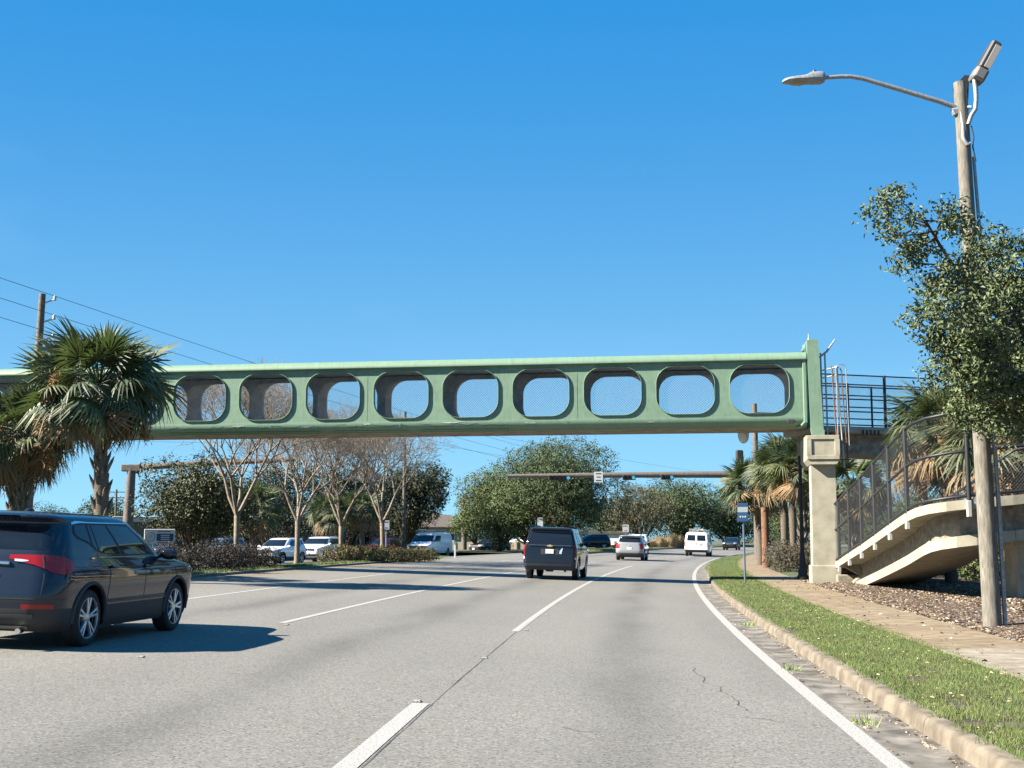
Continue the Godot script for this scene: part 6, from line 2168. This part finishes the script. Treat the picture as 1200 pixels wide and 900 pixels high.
	p = {"L": 4.82, "W": 0.96, "belt": 1.13, "top": 1.60, "rr": 0.26, "rf": 0.36, "crown_r": 0.05, "crown_f": 0.12, "axles": [0.95, 3.87], "rw": 0.38, "arch": 0.45, "paint": M.paint_white,
		"keys": [[0.28, 0.15, 4.68, 0.90], [0.38, 0.04, 4.76, 0.925], [0.46, 0.01, 4.80, 0.935], [0.60, 0.0, 4.82, 0.945], [0.82, 0.03, 4.82, 0.96], [1.0, 0.06, 4.80, 0.958], [1.07, 0.07, 4.62, 0.95], [1.11, 0.08, 4.15, 0.935], [1.14, 0.09, 3.70, 0.92], [1.18, 0.10, 3.58, 0.91], [1.24, 0.12, 3.48, 0.895], [1.42, 0.22, 3.18, 0.84], [1.59, 0.34, 2.88, 0.775], [1.63, 0.35, 2.78, 0.765], [1.67, 0.28, 2.66, 0.745], [1.71, 0.30, 2.45, 0.68], [1.735, 0.5, 2.1, 0.5], [1.745, 1.0, 1.5, 0.15]],
		"rules": [["cladding", 0.28, 0.38, 0, 78], ["rear_window", 1.24, 1.59, 0, 13], ["side_window1", 1.24, 1.59, 19, 28], ["side_window2", 1.24, 1.59, 29, 40], ["side_window3", 1.24, 1.59, 41, 58], ["pillar", 1.24, 1.59, 28, 29], ["pillar", 1.24, 1.59, 40, 41], ["windshield", 1.24, 1.63, 63, 78]],
		"mirror": [3.25, 1.24], "handles": [[1.7, 1.05], [2.75, 1.05]], "rails": [0.66, 1.77, 0.6, 2.4]}
	x = -13.0; d = 87.0
	r = vehicle("white_suv", "white SUV with slotted black grille parked beside the white crossover", "car", Vector3(x, -0.11, -d), PI - 0.2, p)
	t = r[0]; s = r[1]
	for k in 7:
		g = Geo.new()
		g.box(Vector3(-0.42 + k * 0.14, 0.90, -2.41 + 0.02 * pow(absf(k - 3.0) / 3.0, 2.0)), Vector3(0.085, 0.17, 0.05), Basis.IDENTITY, 0.02)
		obj(g, "grille_slot", M.black, t)
	patch(t, s, "head_lamp", M.lamp_clear, 0.84, 0.97, 63, 67, 0.010, false)
	patch(t, s, "lower_grille", M.black, 0.46, 0.60, 66, 78, 0.010)
	plate(t, Vector3(0, 0.66, -2.43), true)
	rear_face(t, s)
	# others, small in the picture
	var q := crossover_params(M.paint_black)
	q["L"] = 4.63
	r = vehicle("black_car", "black car waiting in the cross street beside the far mast", "car", Vector3(-2.2, -0.02, -128), PI - 0.75, q)
	front_face(r[0], r[1], [0.80, 0.94], 61, 67, 67, M.clad, 0.7, 0.9)
	plate(r[0], Vector3(0, 0.55, -2.33), true)
	rear_face(r[0], r[1])
	q = crossover_params(M.paint_red)
	r = vehicle("red_suv", "dark red SUV half hidden behind the red-tipped hedge", "car", Vector3(-10.2, -0.1, -101), PI - 0.3, q)
	front_face(r[0], r[1], [0.80, 0.94], 61, 67, 67, M.black, 0.7, 0.9)
	rear_face(r[0], r[1])
	q = crossover_params(M.paint_grey)
	r = vehicle("grey_crossover", "grey car parked nose out between magnolia and crape trunk", "car", Vector3(-18.4, -0.11, -80), PI - 0.5, q)
	front_face(r[0], r[1], [0.80, 0.94], 61, 67, 67, M.black, 0.7, 0.9)
	rear_face(r[0], r[1])
	var first: Node3D = r[0]
	copy(first, Vector3(-23.0, -0.12, -86), PI - 0.4, "grey car parked behind the burgundy hedge, farther from the road")
	q = crossover_params(M.paint_navy)
	r = vehicle("blue_crossover", "dark blue crossover parked behind the island trees", "car", Vector3(8.4, 0.35, -140), 1.9, q)
	front_face(r[0], r[1], [0.80, 0.94], 61, 67, 67, M.black, 0.7, 0.9)
	rear_face(r[0], r[1])
	copy(r[0], Vector3(-2.4, 0.05, -150), 1.4, "dark blue crossover parked beyond the lighter green tree")
	q = crossover_params(M.paint_white)
	r = vehicle("pale_crossover", "white crossover parked beyond the silver crossover", "car", Vector3(13.2, 0.35, -146), 1.7, q)
	front_face(r[0], r[1], [0.80, 0.94], 61, 67, 67, M.black, 0.7, 0.9)
	rear_face(r[0], r[1])
	copy(r[0], Vector3(1.3, 0.3, -146), 1.5, "white crossover parked in the shade under the broad oak")
	q = crossover_params(M.paint_black)
	x = 28.6; d = 168.0
	r = vehicle("oncoming_car", "dark car far along the bend by the bus stop sign", "car", Vector3(x, road_y(x, d), -d), PI + heading(168.0), q)
	front_face(r[0], r[1], [0.80, 0.94], 61, 67, 67, M.clad, 0.7, 0.9)
	rear_face(r[0], r[1])

func front_face(t: Node3D, s: Shell, lamp: Array, j0: int, j1: int, gj: int, gm: Material, g0: float, g1: float) -> void:
	patch(t, s, "grille", gm, g0, g1, gj, 78, 0.010)
	patch(t, s, "head_lamp", M.lamp_clear, lamp[0], lamp[1], j0, j1, 0.012, false)
	patch(t, s, "lower_grille", M.black, 0.44, 0.58, 67, 78, 0.010)

func rear_face(t: Node3D, s: Shell) -> void:
	patch(t, s, "tail_lamp", M.tail, 0.85, 1.05, 9, 15, 0.010, false)
	for j in [29, 42]: seam(t, s, 0.5, 1.12, j)

func van_rear(t: Node3D, s: Shell) -> void:
	patch(t, s, "tail_lamp", M.tail, 0.85, 1.20, 11, 14, 0.010, false)
	var g := Geo.new()
	g.box(Vector3(0, 1.22, 2.845 - 0.025), Vector3(0.012, 1.15, 0.012))
	obj(g, "door_gap", M.black, t)
	g = Geo.new()
	g.box(Vector3(0.22, 1.05, 2.845 - 0.015), Vector3(0.42, 0.20, 0.03), Basis.IDENTITY, 0.01)
	obj(g, "plate_holder", M.clad, t)
	plate(t, Vector3(0.22, 1.05, 2.845 + 0.006), false)
	g = Geo.new()
	g.box(Vector3(0, 1.57, 2.845 - 0.06), Vector3(0.10, 0.52, 0.06))
	obj(g, "window_pillar", M.paint_white, t)

func roof_load(t: Node3D, n: int) -> void:
	var rack := node("roof_rack", t)
	for k in n:
		var z := -1.2 + 2.9 * k / (n - 1)
		var g := Geo.new()
		g.tube([Vector3(-0.72, 2.0, z), Vector3(-0.70, 2.24, z), Vector3(0.70, 2.24, z), Vector3(0.72, 2.0, z)], [0.025, 0.025, 0.025, 0.025], 6)
		obj(g, "rack_bar", M.pale_metal, rack)
	for x in [-0.45, 0.30]:
		var g := Geo.new()
		for e in [-0.19, 0.19]:
			g.beam(Vector3(x + e, 2.32, -1.4), Vector3(x + e, 2.34, 2.2), 0.04, 0.09)
		for k in 9:
			g.tube([Vector3(x - 0.19, 2.33, -1.2 + k * 0.4), Vector3(x + 0.19, 2.33, -1.2 + k * 0.4)], [0.018, 0.018], 5)
		obj(g, "ladder", mat(0.62, 0.52, 0.40, 0.6) if x > 0 else M.galv, rack)

# ---------------------------------------------------------------- buildings
func building(called: String, label: String, at: Vector3, turn: float, w: float, dp: float, h: float, wall: Material, roofm: Material, gable: float, openings: Array) -> void:
	var b := thing(called, label, "building", at, turn)
	var g := Geo.new()
	g.box(Vector3(0, h / 2, -dp / 2), Vector3(w, h, dp))
	var wl := obj(g, "wall", wall, b)
	g = Geo.new()
	if gable > 0:
		var e := 0.6
		var A := [Vector3(-w / 2 - e, h, e), Vector3(w / 2 + e, h, e), Vector3(w / 2 - w * 0.18, h + gable, -dp / 2), Vector3(-w / 2 + w * 0.18, h + gable, -dp / 2)]
		var B := [Vector3(w / 2 + e, h, -dp - e), Vector3(-w / 2 - e, h, -dp - e)]
		g.quad(A[0], A[3], A[2], A[1]); g.quad(B[0], A[2], A[3], B[1])
		g.tri(A[1], A[2], B[0]); g.tri(B[1], A[3], A[0])
		g.box(Vector3(0, h - 0.06, -dp / 2), Vector3(w + 1.2, 0.12, dp + 1.2))
	else:
		g.box(Vector3(0, h + 0.2, -dp / 2), Vector3(w + 0.5, 0.5, dp + 0.5), Basis.IDENTITY, 0.03)
	obj(g, "roof", roofm, b)
	for o in openings: # kind, x, y, w, h
		g = Geo.new()
		g.box(Vector3(o[1], o[2], 0.03), Vector3(o[3] + 0.16, o[4] + 0.16, 0.08), Basis.IDENTITY, 0.01)
		var fr := obj(g, o[0], M.white_sign if o[0] == "window" else M.dark_metal, b)
		g = Geo.new()
		g.box(Vector3(o[1], o[2], 0.075), Vector3(o[3], o[4], 0.02))
		obj(g, "pane", M.car_glass, fr)

func build_buildings() -> void:
	var tan_ := mat(0.34, 0.25, 0.16, 0.9)
	var roofm := mat(0.075, 0.062, 0.052, 0.9)
	building("low_shop", "low dark-fronted shop behind the parked cars and palms", Vector3(-24, -0.1, -122), 0.25, 26, 12, 3.2, mat(0.10, 0.085, 0.07, 0.9), mat(0.42, 0.42, 0.40, 0.8), 0.0, [["window", -9, 1.5, 2.4, 1.6], ["window", -5, 1.5, 2.4, 1.6], ["door", -1.5, 1.2, 1.2, 2.2], ["window", 2.0, 1.5, 2.4, 1.6], ["window", 6.0, 1.5, 2.4, 1.6], ["door", 10.0, 1.2, 1.2, 2.2]])
	building("gabled_building", "brown hip-roofed building between evergreen and light green tree", Vector3(-12.5, -0.2, -160), 0.05, 15, 12, 3.2, tan_, roofm, 1.6, [["window", -6, 1.6, 1.6, 1.4], ["window", -2.5, 1.6, 1.6, 1.4], ["door", 1.0, 1.2, 1.2, 2.2], ["window", 4.5, 1.6, 1.6, 1.4]])
	building("white_low_building", "long white low building glimpsed behind the island trees", Vector3(9, 0.2, -186), -0.1, 15, 10, 2.0, mat(0.62, 0.60, 0.56, 0.9), roofm, 0.0, [["window", -5, 1.2, 1.6, 1.0], ["window", -1, 1.2, 1.6, 1.0], ["door", 3, 1.0, 1.1, 1.8]])
	building("tan_kiosk", "small tan kiosk with dark window behind the white crossover", Vector3(-19.4, -0.1, -108), 0.1, 1.5, 2.0, 2.1, mat(0.50, 0.37, 0.21, 0.9), roofm, 0.0, [["window", 0, 1.2, 0.6, 0.5]])
	# pale garden wall beyond the junction
	var w := thing("garden_wall", "long pale panelled wall beyond the junction behind the black car", "wall", Vector3(-7.6, 0.0, -142), 0.0)
	for k in 6:
		var g := Geo.new()
		g.box(Vector3(k * 2.3, 0.6, 0), Vector3(2.26, 1.1, 0.16), Basis.IDENTITY, 0.01)
		obj(g, "panel", mat(0.42, 0.37, 0.30, 0.9), w)
		g = Geo.new()
		g.box(Vector3(k * 2.3 - 1.15, 0.68, 0.04), Vector3(0.24, 1.3, 0.26), Basis.IDENTITY, 0.02)
		obj(g, "pillar", mat(0.42, 0.37, 0.30, 0.9), w)

func _ready() -> void:
	# camera: beside the driver of a car in the right-hand lane, tilted up a little
	var cam := Camera3D.new()
	cam.name = "camera"
	cam.position = Vector3(0, 1.45, 0)
	cam.rotation.x = atan(182.0 / 1500.0)
	cam.fov = rad_to_deg(2.0 * atan(450.0 / 1500.0))
	cam.near = 0.1
	cam.far = 3000.0
	add_child(cam)
	cam.current = true
	# sky, sun, exposure
	var env := Environment.new()
	var sm := ProceduralSkyMaterial.new()
	sm.sky_top_color = lin(0.001, 0.065, 0.177)
	sm.sky_horizon_color = lin(0.101, 0.206, 0.272)
	sm.sky_curve = 0.12
	sm.ground_horizon_color = lin(0.08, 0.085, 0.08)
	sm.ground_bottom_color = lin(0.05, 0.05, 0.045)
	sm.sun_angle_max = 12.0
	# the faintest wisps of high cloud
	var cn := FastNoiseLite.new(); cn.seed = 15; cn.frequency = 0.006; cn.fractal_octaves = 5
	var cover := Image.create(1024, 512, false, Image.FORMAT_RGBA8)
	for y in 256:
		for x in 1024:
			var a := TAU * x / 1024.0
			var c := cn.get_noise_3d(cos(a) * 160.0, y * 3.2, sin(a) * 160.0)
			cover.set_pixel(x, y, Color(1, 1, 1, clampf(c * 1.6 - 0.05, 0.0, 1.0) * smoothstep(250.0, 200.0, y)))
	sm.sky_cover = ImageTexture.create_from_image(cover)
	sm.sky_cover_modulate = Color(0.24, 0.27, 0.29)
	var sky := Sky.new()
	sky.sky_material = sm
	env.background_mode = Environment.BG_SKY
	env.sky = sky
	env.background_energy_multiplier = 1.0
	env.tonemap_mode = Environment.TONE_MAPPER_LINEAR
	env.tonemap_exposure = 4.2
	env.ambient_light_source = Environment.AMBIENT_SOURCE_SKY
	env.sdfgi_enabled = true
	env.ssao_enabled = true
	env.ssil_enabled = true
	var we := WorldEnvironment.new()
	we.name = "world_environment"
	we.environment = env
	add_child(we)
	var sun := DirectionalLight3D.new()
	sun.name = "sun"
	sun.light_energy = 1.6
	sun.light_color = Color(1.0, 0.955, 0.885)
	sun.light_angular_distance = 0.5
	sun.shadow_enabled = true
	var el := deg_to_rad(36.5)
	var az := deg_to_rad(13.0)
	var dir := Vector3(cos(az) * cos(el), -sin(el), -sin(az) * cos(el))
	sun.look_at_from_position(Vector3.ZERO, dir, Vector3.UP)
	add_child(sun)
	# the place
	make_materials()
	build_ground()
	build_bridge()
	build_pier(Vector3(9.93, 0.02, -40.85), -0.15, "rust-stained concrete bridge pier beside the sidewalk")
	build_pier(Vector3(-22.6, 0.2, -45.7), -0.15, "concrete bridge pier beyond the verge palms")
	build_ramp()
	build_buildings()
	build_plants()
	build_vehicles()
	build_street_light()
	build_lamp_post()
	build_far_lantern()
	build_signals()
	build_signs()
	build_power_lines()
	build_ground_cover()
